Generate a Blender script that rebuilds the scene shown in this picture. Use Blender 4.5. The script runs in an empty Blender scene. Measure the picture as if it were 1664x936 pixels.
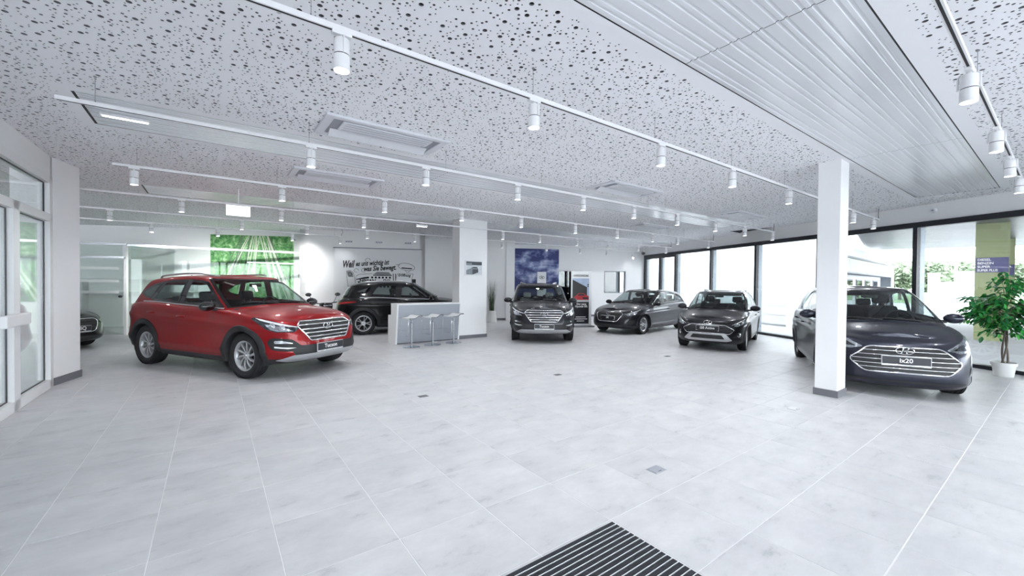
import bpy, bmesh, math, random
import numpy as np
from mathutils import Vector, Matrix
from mathutils.bvhtree import BVHTree
from mathutils.geometry import delaunay_2d_cdt

SC = bpy.context.scene
COL = SC.collection
PI = math.pi
rnd = random.Random(7)

# ------------------------------------------------------------------ camera
CAM_H = 1.64
CEIL = 3.48
F_PX = 665.5
PITCH, ROLL = 0.01268, 0.00919
cam_data = bpy.data.cameras.new('camera')
cam = bpy.data.objects.new('camera', cam_data)
COL.objects.link(cam)
cam_data.sensor_fit = 'HORIZONTAL'
cam_data.sensor_width = 36.0
cam_data.lens = F_PX / 1664.0 * 36.0
cam_data.clip_start = 0.05
cam_data.clip_end = 400
_f = Vector((0, math.cos(PITCH), -math.sin(PITCH)))
_u = Vector((0, math.sin(PITCH), math.cos(PITCH)))
_r = Vector((1, 0, 0))
_r2 = _r * math.cos(ROLL) + _u * math.sin(ROLL)
_u2 = -_r * math.sin(ROLL) + _u * math.cos(ROLL)
_m = Matrix((( _r2.x, _u2.x, -_f.x, 0), (_r2.y, _u2.y, -_f.y, 0), (_r2.z, _u2.z, -_f.z, CAM_H), (0, 0, 0, 1)))
cam.matrix_world = _m
SC.camera = cam

# ------------------------------------------------------------------ world, exposure
world = bpy.data.worlds.new('sky')
SC.world = world
world.use_nodes = True
bg = world.node_tree.nodes['Background']
bg.inputs[0].default_value = (0.90, 0.95, 1.0, 1)
bg.inputs[1].default_value = 7.4
SC.view_settings.view_transform = 'Standard'
SC.view_settings.look = 'None'
SC.view_settings.gamma = 1.0
SC.view_settings.use_curve_mapping = False
SC.view_settings.exposure = 0.72
SC.cycles.adaptive_threshold = 0.12
SC.cycles.max_bounces = 8
SC.cycles.sample_clamp_indirect = 6.0
SC.cycles.caustics_reflective = False
SC.cycles.caustics_refractive = False
LAMP_W = 45.0          # watts of one ceiling spotlight
LAMP_COL = (0.97, 0.985, 1.0)

# ------------------------------------------------------------------ frames of the building
GA = -0.6316
E1 = Vector((math.sin(GA), math.cos(GA), 0))     # tile / rail grid, axis a (away, to the left)
E2 = Vector((math.cos(GA), -math.sin(GA), 0))    # axis b (away, to the right)
GROT = math.atan2(E2.y, E2.x)
def G(a, b, z=0.0):
    p = E1 * a + E2 * b
    return Vector((p.x, p.y, z))
WPH = math.atan(0.2105)
WC = Vector((6.79, 21.0, 0))                      # corner of back wall and window wall
WV = Vector((math.sin(WPH), -math.cos(WPH), 0))   # along the window wall, towards the viewer
WB = Vector((-math.cos(WPH), -math.sin(WPH), 0))  # along the back wall, to the left
def WP(u, v, z=0.0):
    p = WC + WB * u + WV * v
    return Vector((p.x, p.y, z))
WROT = WPH     # local x = -WB (to the right), local y = -WV (away)

# ------------------------------------------------------------------ materials
MATS = {}
def mat(name, color, rough=0.5, metal=0.0, noise=0.04, nscale=8.0, bump=0.0, bscale=60.0, coat=0.0, spec=0.5,
        emit=None, estr=0.0, trans=0.0, coat_rough=0.03, stretch=None):
    if name in MATS:
        return MATS[name]
    m = bpy.data.materials.new(name)
    m.use_nodes = True
    nt = m.node_tree
    b = nt.nodes['Principled BSDF']
    c = (color[0], color[1], color[2], 1)
    b.inputs['Base Color'].default_value = c
    b.inputs['Roughness'].default_value = rough
    b.inputs['Metallic'].default_value = metal
    b.inputs['Specular IOR Level'].default_value = spec
    b.inputs['Coat Weight'].default_value = coat
    b.inputs['Coat Roughness'].default_value = coat_rough
    tc = nt.nodes.new('ShaderNodeTexCoord')
    src = tc.outputs['Object']
    if stretch:
        mp = nt.nodes.new('ShaderNodeMapping')
        mp.inputs['Scale'].default_value = stretch
        nt.links.new(src, mp.inputs['Vector'])
        src = mp.outputs['Vector']
    if noise > 0:
        n = nt.nodes.new('ShaderNodeTexNoise')
        n.inputs['Scale'].default_value = nscale
        n.inputs['Detail'].default_value = 3
        nt.links.new(src, n.inputs['Vector'])
        mx = nt.nodes.new('ShaderNodeMix')
        mx.data_type = 'RGBA'
        mx.inputs[6].default_value = tuple(max(0, x * (1 - noise)) for x in color) + (1,)
        mx.inputs[7].default_value = tuple(min(1, x * (1 + noise)) for x in color) + (1,)
        nt.links.new(n.outputs['Fac'], mx.inputs[0])
        nt.links.new(mx.outputs[2], b.inputs['Base Color'])
    if bump > 0:
        n2 = nt.nodes.new('ShaderNodeTexNoise')
        n2.inputs['Scale'].default_value = bscale
        nt.links.new(src, n2.inputs['Vector'])
        bp = nt.nodes.new('ShaderNodeBump')
        bp.inputs['Strength'].default_value = bump
        bp.inputs['Distance'].default_value = 0.01
        nt.links.new(n2.outputs['Fac'], bp.inputs['Height'])
        nt.links.new(bp.outputs['Normal'], b.inputs['Normal'])
    if emit:
        b.inputs['Emission Color'].default_value = (*emit, 1)
        b.inputs['Emission Strength'].default_value = estr
    MATS[name] = m
    return m

def glass_mat(name, tint=(0.93, 0.97, 0.96), refl=1.0, ior=1.5):
    """thin architectural pane: transparent with mirror reflection by Fresnel"""
    if name in MATS:
        return MATS[name]
    m = bpy.data.materials.new(name)
    m.use_nodes = True
    nt = m.node_tree
    nt.nodes.remove(nt.nodes['Principled BSDF'])
    out = nt.nodes['Material Output']
    tr = nt.nodes.new('ShaderNodeBsdfTransparent')
    tr.inputs[0].default_value = (*tint, 1)
    gl = nt.nodes.new('ShaderNodeBsdfGlossy')
    gl.inputs['Roughness'].default_value = 0.015
    gl.inputs[0].default_value = (refl, refl, refl, 1)
    # Schlick reflectance, the same from either side of the pane
    ge = nt.nodes.new('ShaderNodeNewGeometry')
    dt = nt.nodes.new('ShaderNodeVectorMath'); dt.operation = 'DOT_PRODUCT'
    nt.links.new(ge.outputs['Incoming'], dt.inputs[0]); nt.links.new(ge.outputs['Normal'], dt.inputs[1])
    ab = nt.nodes.new('ShaderNodeMath'); ab.operation = 'ABSOLUTE'; nt.links.new(dt.outputs['Value'], ab.inputs[0])
    om = nt.nodes.new('ShaderNodeMath'); om.operation = 'SUBTRACT'; om.inputs[0].default_value = 1.0; nt.links.new(ab.outputs[0], om.inputs[1])
    pw = nt.nodes.new('ShaderNodeMath'); pw.operation = 'POWER'; pw.inputs[1].default_value = 5.0; nt.links.new(om.outputs[0], pw.inputs[0])
    r0 = ((ior-1)/(ior+1))**2
    fr = nt.nodes.new('ShaderNodeMath'); fr.operation = 'MULTIPLY_ADD'; fr.inputs[1].default_value = 1-r0; fr.inputs[2].default_value = r0
    fr.use_clamp = True
    nt.links.new(pw.outputs[0], fr.inputs[0])
    mx = nt.nodes.new('ShaderNodeMixShader')
    nt.links.new(fr.outputs[0], mx.inputs[0])
    nt.links.new(tr.outputs[0], mx.inputs[1])
    nt.links.new(gl.outputs[0], mx.inputs[2])
    nt.links.new(mx.outputs[0], out.inputs[0])
    MATS[name] = m
    return m

mat('wall_white', (0.86, 0.86, 0.87), 0.7, bump=0.05, noise=0.01)
mat('ceiling_white', (0.91, 0.915, 0.95), 0.75, noise=0.01)
mat('hole_wall_dark', (0.17, 0.17, 0.19), 0.9)  # walls of the ceiling holes, darker than the panel face
mat('void_dark', (0.03, 0.03, 0.035), 0.9)
mat('metal_white', (0.78, 0.79, 0.81), 0.32, noise=0.01)
mat('panel_white', (0.80, 0.82, 0.86), 0.22, 0.15, noise=0.01)
mat('rail_white', (0.84, 0.84, 0.86), 0.4, noise=0.01)
mat('slot_black', (0.015, 0.015, 0.018), 0.6)
mat('frame_black', (0.012, 0.014, 0.02), 0.35)
mat('frame_grey', (0.22, 0.25, 0.28), 0.35, 0.4)
mat('frame_white', (0.82, 0.82, 0.83), 0.4, noise=0.01)
mat('room_shade', (0.035, 0.038, 0.042), 0.8)  # near-black colour stands in for the dimness of the unlit back rooms
mat('skirting', (0.16, 0.16, 0.18), 0.55)
mat('plaster_shadow', (0.12, 0.12, 0.13), 0.8)
mat('wire', (0.35, 0.35, 0.37), 0.4, 0.7)
mat('cable', (0.05, 0.05, 0.06), 0.6)
mat('lens_glow', (1, 1, 1), 0.5, noise=0, emit=(1, 0.99, 0.97), estr=9.0)
mat('sign_glow', (0.9, 0.9, 0.9), 0.5, noise=0, emit=(1, 1, 1), estr=1.6)
mat('tube_glow', (1, 1, 1), 0.5, noise=0, emit=(1, 1, 1), estr=4.0)
mat('ac_white', (0.74, 0.75, 0.80), 0.45, noise=0.01)
mat('ac_grey', (0.32, 0.33, 0.38), 0.5, noise=0.02)
mat('chrome', (0.82, 0.83, 0.85), 0.12, 1.0, noise=0.01)
mat('brushed', (0.55, 0.57, 0.60), 0.3, 0.9, nscale=40)
mat('silver_paint', (0.50, 0.51, 0.53), 0.35, 0.6)
mat('black_plastic', (0.018, 0.019, 0.021), 0.55, bump=0.05, bscale=200)
mat('black_gloss', (0.008, 0.008, 0.01), 0.08, coat=0.5)
mat('rubber', (0.016, 0.016, 0.018), 0.75, bump=0.08, bscale=120)
mat('interior_dark', (0.025, 0.026, 0.03), 0.8)
mat('seat_dark', (0.03, 0.032, 0.036), 0.85, bump=0.1, bscale=150)
mat('seat_beige', (0.62, 0.60, 0.57), 0.7)
mat('lamp_silver', (0.62, 0.64, 0.67), 0.12, 0.9, noise=0.2, nscale=30)
mat('lamp_dark', (0.06, 0.065, 0.075), 0.15, 0.5, noise=0.3, nscale=25)
mat('lamp_white', (0.92, 0.93, 0.95), 0.15, noise=0.02)
mat('tail_red', (0.35, 0.012, 0.012), 0.12, coat=0.5)
mat('plate_dark', (0.022, 0.024, 0.032), 0.4)
mat('plate_edge', (0.6, 0.6, 0.62), 0.3, 0.5)
mat('print_white', (0.9, 0.9, 0.9), 0.6, noise=0)
mat('print_black', (0.012, 0.012, 0.015), 0.7, noise=0)
mat('print_grey', (0.25, 0.26, 0.28), 0.7, noise=0)
mat('paper_white', (0.80, 0.81, 0.83), 0.75, noise=0.01)
glass_mat('window_glass', (0.97, 0.985, 0.985))
glass_mat('partition_glass', (0.95, 0.98, 0.965), refl=0.55)
glass_mat('car_glass', (0.60, 0.66, 0.66), ior=1.55)
glass_mat('car_glass_dark', (0.10, 0.11, 0.12), ior=1.55)
glass_mat('lamp_cover', (0.96, 0.97, 0.98), refl=0.6, ior=1.25)

def paint(name, c1, metal=0.55, rough=0.32, flake=0.18, coat=0.42, spec=0.2):
    return mat(name, c1, rough, metal, noise=flake, nscale=700, coat=coat, coat_rough=0.02, spec=spec)
paint('paint_red', (0.27, 0.005, 0.008), 0.30, 0.38, 0.12)
paint('paint_grey', (0.028, 0.028, 0.034), 0.60)
paint('paint_graphite', (0.028, 0.028, 0.035), 0.60)
paint('paint_bluegrey', (0.032, 0.034, 0.050), 0.60)
paint('paint_black', (0.004, 0.004, 0.005), 0.0, 0.3, 0.05, 0.45, 0.15)
paint('paint_charcoal', (0.012, 0.0125, 0.014), 0.3, 0.3, 0.05, 0.5, 0.2)

# ------------------------------------------------------------------ mesh helpers
class MB:
    def __init__(s):
        s.v = []; s.f = []
    def add(s, v, f, M=None):
        o = len(s.v)
        for p in v:
            p = Vector(p)
            s.v.append(tuple(M @ p) if M is not None else tuple(p))
        for q in f:
            s.f.append(tuple(i + o for i in q))
        return s
    def box(s, lo, hi, M=None):
        x0, y0, z0 = lo; x1, y1, z1 = hi
        v = [(x0,y0,z0),(x1,y0,z0),(x1,y1,z0),(x0,y1,z0),(x0,y0,z1),(x1,y0,z1),(x1,y1,z1),(x0,y1,z1)]
        f = [(0,3,2,1),(4,5,6,7),(0,1,5,4),(1,2,6,5),(2,3,7,6),(3,0,4,7)]
        return s.add(v, f, M)
    def rbox(s, lo, hi, r=0.02, seg=2, M=None):
        bm = bmesh.new()
        bmesh.ops.create_cube(bm, size=1.0)
        d = [hi[i]-lo[i] for i in range(3)]
        for v in bm.verts:
            v.co = Vector([(v.co[i]+0.5)*d[i]+lo[i] for i in range(3)])
        r = min(r, min(d)*0.49)
        bmesh.ops.bevel(bm, geom=bm.edges[:], offset=r, segments=seg, profile=0.5, affect='EDGES')
        bm.verts.index_update()
        s.add([v.co for v in bm.verts], [[v.index for v in f.verts] for f in bm.faces], M)
        bm.free()
        return s
    def prism(s, poly, z0, z1, M=None):
        n = len(poly)
        v = [(p[0],p[1],z0) for p in poly] + [(p[0],p[1],z1) for p in poly]
        f = [tuple(range(n-1,-1,-1)), tuple(range(n,2*n))]
        f += [(i,(i+1)%n,(i+1)%n+n,i+n) for i in range(n)]
        return s.add(v, f, M)
    def lathe(s, prof, n=24, M=None, cap=True):
        """profile of (radius, z) about the z axis"""
        v = []; f = []
        for (r, z) in prof:
            for k in range(n):
                a = 2*PI*k/n
                v.append((r*math.cos(a), r*math.sin(a), z))
        for i in range(len(prof)-1):
            for k in range(n):
                k2 = (k+1) % n
                f.append((i*n+k, i*n+k2, (i+1)*n+k2, (i+1)*n+k))
        if cap:
            f.append(tuple(range(n-1,-1,-1)))
            f.append(tuple((len(prof)-1)*n+k for k in range(n)))
        return s.add(v, f, M)
    def cyl(s, p0, p1, r0, r1=None, n=12, cap=True):
        r1 = r0 if r1 is None else r1
        p0 = Vector(p0); p1 = Vector(p1)
        q = (p1-p0).to_track_quat('Z', 'Y').to_matrix().to_4x4()
        M = Matrix.Translation(p0) @ q
        return s.lathe([(r0,0),(r1,(p1-p0).length)], n, M, cap)
    def tube(s, pts, r, n=8, closed=False, flat=1.0, up=None):
        pts = [Vector(p) for p in pts]
        m = len(pts)
        rr = r if hasattr(r, '__len__') else [r]*m
        v = []; f = []
        prev = None
        for i, p in enumerate(pts):
            if closed:
                t = pts[(i+1) % m]-pts[i-1]
            else:
                t = pts[min(i+1,m-1)]-pts[max(i-1,0)]
            if t.length < 1e-9: t = Vector((1,0,0))
            t.normalize()
            if up is not None:
                b = t.cross(Vector(up))
                if b.length < 1e-6: b = t.orthogonal()
                b.normalize(); a = b.cross(t).normalized()
            else:
                if prev is None: a = t.orthogonal().normalized()
                else:
                    a = prev - t*prev.dot(t)
                    a = a.normalized() if a.length > 1e-6 else t.orthogonal().normalized()
                prev = a
                b = t.cross(a)
            for k in range(n):
                ang = 2*PI*(k+0.5)/n
                v.append(p + a*math.cos(ang)*rr[i]*flat + b*math.sin(ang)*rr[i])
        L = m if closed else m-1
        for i in range(L):
            j = (i+1) % m
            for k in range(n):
                k2 = (k+1) % n
                f.append((i*n+k, i*n+k2, j*n+k2, j*n+k))
        if not closed:
            f.append(tuple(range(n-1,-1,-1)))
            f.append(tuple((m-1)*n+k for k in range(n)))
        return s.add(v, f)
    def sphere(s, c, rad, nu=16, nv=10, M=None):
        v = []; f = []
        c = Vector(c)
        for j in range(nv+1):
            th = PI*j/nv
            for i in range(nu):
                ph = 2*PI*i/nu
                v.append(c + Vector((rad[0]*math.sin(th)*math.cos(ph), rad[1]*math.sin(th)*math.sin(ph), rad[2]*math.cos(th))))
        for j in range(nv):
            for i in range(nu):
                i2 = (i+1) % nu
                f.append((j*nu+i, (j+1)*nu+i, (j+1)*nu+i2, j*nu+i2))
        return s.add(v, f, M)
    def mesh(s, name):
        me = bpy.data.meshes.new(name)
        me.from_pydata(s.v, [], s.f)
        me.update()
        return me
    def build(s, name, m, parent=None, smooth=False, loc=None, rotz=None, M=None, angle=None):
        me = s.mesh(name)
        return mkobj(name, me, m, parent, smooth, loc, rotz, M, angle)

def shade(me, smooth=True, angle=None):
    if not smooth: return
    me.polygons.foreach_set('use_smooth', [True]*len(me.polygons))
    if angle is not None:
        bm = bmesh.new(); bm.from_mesh(me)
        bmesh.ops.remove_doubles(bm, verts=bm.verts, dist=1e-5)
        ca = math.radians(angle)
        for e in bm.edges:
            if len(e.link_faces) == 2 and e.calc_face_angle(0) > ca:
                e.smooth = False
        bm.to_mesh(me); bm.free()

def mkobj(name, me, m, parent=None, smooth=False, loc=None, rotz=None, M=None, angle=None):
    if m is not None and len(me.materials) == 0:
        me.materials.append(MATS[m] if isinstance(m, str) else m)
    if smooth: shade(me, True, angle)
    o = bpy.data.objects.new(name, me)
    COL.objects.link(o)
    if parent is not None: o.parent = parent
    if M is not None: o.matrix_local = M
    if loc is not None: o.location = loc
    if rotz is not None: o.rotation_euler = (0, 0, rotz)
    return o

def tag(o, label, cat, group=None):
    o['label'] = label; o['category'] = cat
    if group: o['group'] = group
    return o
def struct(o, label=None):
    o['kind'] = 'structure'
    if label: o['label'] = label
    return o
def thing(name, label, cat, loc=(0,0,0), rotz=0.0, group=None):
    o = bpy.data.objects.new(name, None)
    o.empty_display_size = 0.1
    COL.objects.link(o)
    o.location = loc; o.rotation_euler = (0, 0, rotz)
    return tag(o, label, cat, group)
def copy_tree(o, parent=None):
    cobj = o.copy(); COL.objects.link(cobj); cobj.parent = parent
    for ch in list(o.children): copy_tree(ch, cobj)
    return cobj

def text_mesh(txt, size, depth=0.002, shear=0.0, bold=0.0, align='CENTER', spacing=1.0):
    cu = bpy.data.curves.new('lettering', 'FONT')
    cu.body = txt; cu.size = size; cu.extrude = depth/2
    cu.align_x = align; cu.align_y = 'CENTER'
    cu.shear = shear; cu.offset = bold; cu.space_character = spacing
    cu.resolution_u = 3
    to = bpy.data.objects.new('lettering', cu)
    COL.objects.link(to)
    dg = bpy.context.evaluated_depsgraph_get()
    dg.update()
    me = bpy.data.meshes.new_from_object(to.evaluated_get(dg))
    bpy.data.objects.remove(to); bpy.data.curves.remove(cu)
    me.name = 'lettering'
    me.materials.clear()
    return me

# ================================================================== FLOOR
TILE = 0.635
TA0, TB0 = 0.60, -0.305
FLOOR_POLY = [WP(-0.06, -0.4), WP(-0.06, 26), Vector((-19, -7, 0)), Vector((-19, 19, 0)), WP(12, -0.4)]
def inside(p, poly):
    x, y = p[0], p[1]; r = False; n = len(poly)
    for i in range(n):
        x0, y0 = poly[i][0], poly[i][1]; x1, y1 = poly[(i+1) % n][0], poly[(i+1) % n][1]
        if (y0 > y) != (y1 > y) and x < (x1-x0)*(y-y0)/(y1-y0)+x0:
            r = not r
    return r

def floor_material():
    m = bpy.data.materials.new('stone_tile'); m.use_nodes = True
    nt = m.node_tree; b = nt.nodes['Principled BSDF']; N = nt.nodes.new; L = nt.links.new
    geo = N('ShaderNodeNewGeometry'); oi = N('ShaderNodeObjectInfo')
    ad = N('ShaderNodeMath'); ad.operation = 'ADD'
    L(oi.outputs['Random'], ad.inputs[0]); L(geo.outputs['Random Per Island'], ad.inputs[1])
    fr = N('ShaderNodeMath'); fr.operation = 'FRACT'; L(ad.outputs[0], fr.inputs[0])
    off = N('ShaderNodeVectorMath'); off.operation = 'SCALE'; off.inputs[0].default_value = (37, 53, 0)
    L(fr.outputs[0], off.inputs['Scale'])
    rot = N('ShaderNodeMapping'); rot.inputs['Rotation'].default_value = (0, 0, -GROT)
    L(geo.outputs['Position'], rot.inputs['Vector'])
    pv = N('ShaderNodeVectorMath'); pv.operation = 'ADD'
    L(rot.outputs[0], pv.inputs[0]); L(off.outputs[0], pv.inputs[1])
    st = N('ShaderNodeMapping'); st.inputs['Scale'].default_value = (2.2, 4.2, 1)
    L(pv.outputs[0], st.inputs['Vector'])
    n1 = N('ShaderNodeTexNoise'); n1.inputs['Scale'].default_value = 1.25; n1.inputs['Detail'].default_value = 10; n1.inputs['Roughness'].default_value = 0.72
    L(st.outputs[0], n1.inputs['Vector'])
    n2 = N('ShaderNodeTexNoise'); n2.inputs['Scale'].default_value = 2.2; n2.inputs['Detail'].default_value = 5
    L(pv.outputs[0], n2.inputs['Vector'])
    cr = N('ShaderNodeValToRGB')
    e = cr.color_ramp.elements
    e[0].position = 0.28; e[0].color = (0.36, 0.366, 0.385, 1)
    e[1].position = 0.62; e[1].color = (0.59, 0.59, 0.60, 1)
    k = e.new(0.42); k.color = (0.535, 0.537, 0.548, 1)
    L(n1.outputs['Fac'], cr.inputs['Fac'])
    cr2 = N('ShaderNodeValToRGB')
    e = cr2.color_ramp.elements
    e[0].position = 0.35; e[0].color = (0.90, 0.90, 0.915, 1); e[1].position = 0.7; e[1].color = (1.03, 1.03, 1.03, 1)
    L(n2.outputs['Fac'], cr2.inputs['Fac'])
    mx = N('ShaderNodeMix'); mx.data_type = 'RGBA'; mx.blend_type = 'MULTIPLY'; mx.inputs[0].default_value = 1
    L(cr.outputs[0], mx.inputs[6]); L(cr2.outputs[0], mx.inputs[7])
    hv = N('ShaderNodeHueSaturation')
    mr = N('ShaderNodeMapRange'); mr.inputs[3].default_value = 0.975; mr.inputs[4].default_value = 1.025
    L(fr.outputs[0], mr.inputs[0]); L(mr.outputs[0], hv.inputs['Value']); L(mx.outputs[2], hv.inputs['Color'])
    L(hv.outputs[0], b.inputs['Base Color'])
    rr = N('ShaderNodeMapRange'); rr.inputs[3].default_value = 0.30; rr.inputs[4].default_value = 0.5
    L(n2.outputs['Fac'], rr.inputs[0]); L(rr.outputs[0], b.inputs['Roughness'])
    bp = N('ShaderNodeBump'); bp.inputs['Strength'].default_value = 0.06; bp.inputs['Distance'].default_value = 0.01
    L(n1.outputs['Fac'], bp.inputs['Height']); L(bp.outputs['Normal'], b.inputs['Normal'])
    MATS['stone_tile'] = m
floor_material()
mat('grout', (0.78, 0.78, 0.79), 0.8, bump=0.1)

mb = MB()
mb.prism([(p[0], p[1]) for p in FLOOR_POLY], -0.08, -0.0025)
floor = struct(mb.build('floor', 'grout'), 'pale grey stone tiled showroom floor with light joints')

TS = TILE - 0.0055
h2 = TS/2; ch = 0.0015
_tv = [(-h2,-h2,-0.008),(h2,-h2,-0.008),(h2,h2,-0.008),(-h2,h2,-0.008),
       (-h2,-h2,-ch),(h2,-h2,-ch),(h2,h2,-ch),(-h2,h2,-ch),
       (-h2+ch,-h2+ch,0),(h2-ch,-h2+ch,0),(h2-ch,h2-ch,0),(-h2+ch,h2-ch,0)]
_tf = [(8,9,10,11)] + [(i,(i+1)%4,(i+1)%4+4,i+4) for i in range(4)] + [(i+4,(i+1)%4+4,(i+1)%4+8,i+8) for i in range(4)]
tile_me = bpy.data.meshes.new('tile'); tile_me.from_pydata(_tv, [], _tf); tile_me.materials.append(MATS['stone_tile'])
def px_of(p):
    d = Vector(p) - Vector((0,0,CAM_H)); zz = d.dot(_f)
    if zz < 0.05: return None
    return (832+F_PX*d.dot(_r2)/zz, 468-F_PX*d.dot(_u2)/zz, zz)
MAT_A, MAT_B = 1.843, 2.22
tiles = []
for i in range(-14, 30):
    for j in range(-14, 32):
        ca, cb = TA0+(i+0.5)*TILE, TB0+(j+0.5)*TILE
        p = G(ca, cb)
        if not inside(p, FLOOR_POLY): continue
        q = px_of(p)
        vis = q is not None and -260 < q[0] < 1924 and q[1] < 1080 and q[2] > 1.2
        tiles.append((p.length if vis else 1e3+p.length, p))
tiles.sort(key=lambda t: t[0])
for d, p in tiles[:300]:
    o = bpy.data.objects.new('tile', tile_me); COL.objects.link(o)
    o.parent = floor; o.location = p; o.rotation_euler = (0, 0, GROT)
mb = MB()
R = Matrix.Rotation(GROT, 4, 'Z')
for d, p in tiles[300:]:
    mb.add([(-h2,-h2,0),(h2,-h2,0),(h2,h2,0),(-h2,h2,0)], [(0,1,2,3)], Matrix.Translation(p) @ R)
o = mb.build('tile_field', 'stone_tile', floor); o['kind'] = 'stuff'

# ================================================================== CEILING
MATS['ceiling_white'].node_tree.nodes['Principled BSDF'].inputs['Roughness'].default_value = 0.8
mb = MB()
mb.prism([(p[0], p[1]) for p in FLOOR_POLY], CEIL+0.035, CEIL+0.16)
ceiling = struct(mb.build('ceiling', 'void_dark'), 'white perforated plasterboard ceiling with scattered round holes')

PU = 1.2
def perforated_unit(seed):
    r_ = random.Random(seed)
    holes = []
    def put(n, rad, gap, m):
        k = 0; tries = 0
        while k < n and tries < 60000:
            tries += 1
            x = r_.uniform(-PU/2+m, PU/2-m); y = r_.uniform(-PU/2+m, PU/2-m)
            if all((x-hx)**2+(y-hy)**2 > (rad+hr+gap)**2 for hx, hy, hr in holes):
                holes.append((x, y, rad)); k += 1
    put(46, 0.0175, 0.055, 0.03)
    put(140, 0.010, 0.014, 0.02)
    put(270, 0.006, 0.012, 0.014)
    verts = [Vector((-PU/2,-PU/2)), Vector((PU/2,-PU/2)), Vector((PU/2,PU/2)), Vector((-PU/2,PU/2))]
    edges = [(0,1),(1,2),(2,3),(3,0)]
    rings = []
    for hx, hy, hr in holes:
        n = 14 if hr > 0.015 else (9 if hr > 0.008 else 7)
        s0 = len(verts); ph = r_.random()*6
        for k in range(n):
            a = ph+2*PI*k/n
            verts.append(Vector((hx+hr*math.cos(a), hy+hr*math.sin(a))))
        edges += [(s0+k, s0+(k+1) % n) for k in range(n)]
        rings.append((hx, hy, hr))
    ov, oe, of, *_ = delaunay_2d_cdt(verts, edges, [], 0, 1e-6)
    grid = {}
    for (hx, hy, hr) in rings:
        for gx in range(int((hx-hr+1)/0.04), int((hx+hr+1)/0.04)+1):
            for gy in range(int((hy-hr+1)/0.04), int((hy+hr+1)/0.04)+1):
                grid.setdefault((gx, gy), []).append((hx, hy, hr))
    keep = []
    for f in of:
        c = sum((ov[i] for i in f), Vector((0,0)))/len(f)
        hit = False
        for (hx, hy, hr) in grid.get((int((c.x+1)/0.04), int((c.y+1)/0.04)), []):
            if (c.x-hx)**2+(c.y-hy)**2 < hr*hr: hit = True; break
        if not hit: keep.append(tuple(f))
    V = [(p.x, p.y, 0) for p in ov]
    cnt = {}
    for f in keep:
        for k in range(len(f)):
            a, b_ = f[k], f[(k+1) % len(f)]
            cnt[(a, b_)] = True
    bound = [(a, b_) for (a, b_) in cnt if (b_, a) not in cnt]
    up = {}
    F = [f[::-1] for f in keep]
    for a, b_ in bound:
        for q in (a, b_):
            if q not in up:
                up[q] = len(V); V.append((V[q][0], V[q][1], 0.0125))
        F.append((a, b_, up[b_], up[a]))
    me = bpy.data.meshes.new('ceiling_panel')
    me.from_pydata(V, [], F); me.materials.append(MATS['ceiling_white']); me.materials.append(MATS['hole_wall_dark'])
    nk = len(keep)
    me.polygons.foreach_set('material_index', [0]*nk+[1]*(len(F)-nk))
    return me
unit_mes = [perforated_unit(3), perforated_unit(11)]

STRIPS = [(0.82, 1.93), (5.81, 6.85), (10.69, 11.67)]
SB0 = -1.10
MARG = 0.13
def put_panel(a0, a1, b0, b1, k):
    c = G((a0+a1)/2, (b0+b1)/2, CEIL)
    me = unit_mes[k % 2]
    o = bpy.data.objects.new('ceiling_panel', me); COL.objects.link(o)
    o.parent = ceiling; o.location = c
    rk = (k*7) % 4
    sa, sb = (a1-a0)/PU, (b1-b0)/PU
    o.rotation_euler = (0, 0, GROT+rk*PI/2)
    o.scale = (sb, sa, 1) if rk % 2 == 0 else (sa, sb, 1)
rows = []
def split(a0, a1):
    n = max(1, round((a1-a0)/PU)); return [(a0+(a1-a0)*i/n, a0+(a1-a0)*(i+1)/n) for i in range(n)]
rows += split(-2.9, STRIPS[0][0]-MARG)
rows += split(STRIPS[0][1]+MARG, STRIPS[1][0]-MARG)
rows += split(STRIPS[1][1]+MARG, STRIPS[2][0]-MARG)
rows += split(STRIPS[2][1]+MARG, 20.2)
plain = MB()
def plain_rect(a0, a1, b0, b1):
    plain.add([G(a0,b0,CEIL), G(a1,b0,CEIL), G(a1,b1,CEIL), G(a0,b1,CEIL)], [(0,1,2,3)])
kk = 0
BMAX = 21.6
CEIL_IN = [WP(-1.3, -1.3), WP(-1.3, 25), Vector((-17, -3, 0)), Vector((-17, 18, 0)), WP(12, -1.3)]
for ri, (a0, a1) in enumerate(rows):
    j = -6
    while j < 19:
        b0 = j*PU+SB0; b1 = b0+PU
        c = G((a0+a1)/2, (b0+b1)/2, CEIL)
        q = px_of(c)
        if inside(c, CEIL_IN):
            if q is not None and q[2] > 0.6 and -700 < q[0] < 2400 and q[1] > -700 and c.y < 21.6 and not ((a0+a1)/2 > 9.3 and (b0+b1)/2 < -5):
                put_panel(a0, a1, b0, b1, kk)
            else:
                plain_rect(a0, a1, b0, b1)
            kk += 1
        j += 1
# behind the strip ends the perforation goes on
for (s0, s1) in STRIPS[1:]:
    for j in range(-5, 0):
        put_panel(s0-MARG, s1+MARG, SB0-0.12+PU*j, SB0-0.12+PU*(j+1), kk); kk += 1
    plain_rect(s0-MARG, s1+MARG, SB0-0.12, SB0)
plain_rect(STRIPS[0][0]-MARG, STRIPS[0][1]+MARG, -8, SB0)
for (s0, s1), bend in zip(STRIPS, (11.75, 13.2, 16.5)):
    plain_rect(s0-MARG, s0-0.012, SB0, bend); plain_rect(s1+0.012, s1+MARG, SB0, bend)
    put_panel(s0-MARG, s1+MARG, bend, bend+1.15, kk); kk += 1
plain.build('ceiling_margin', 'ceiling_white', ceiling)

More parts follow.
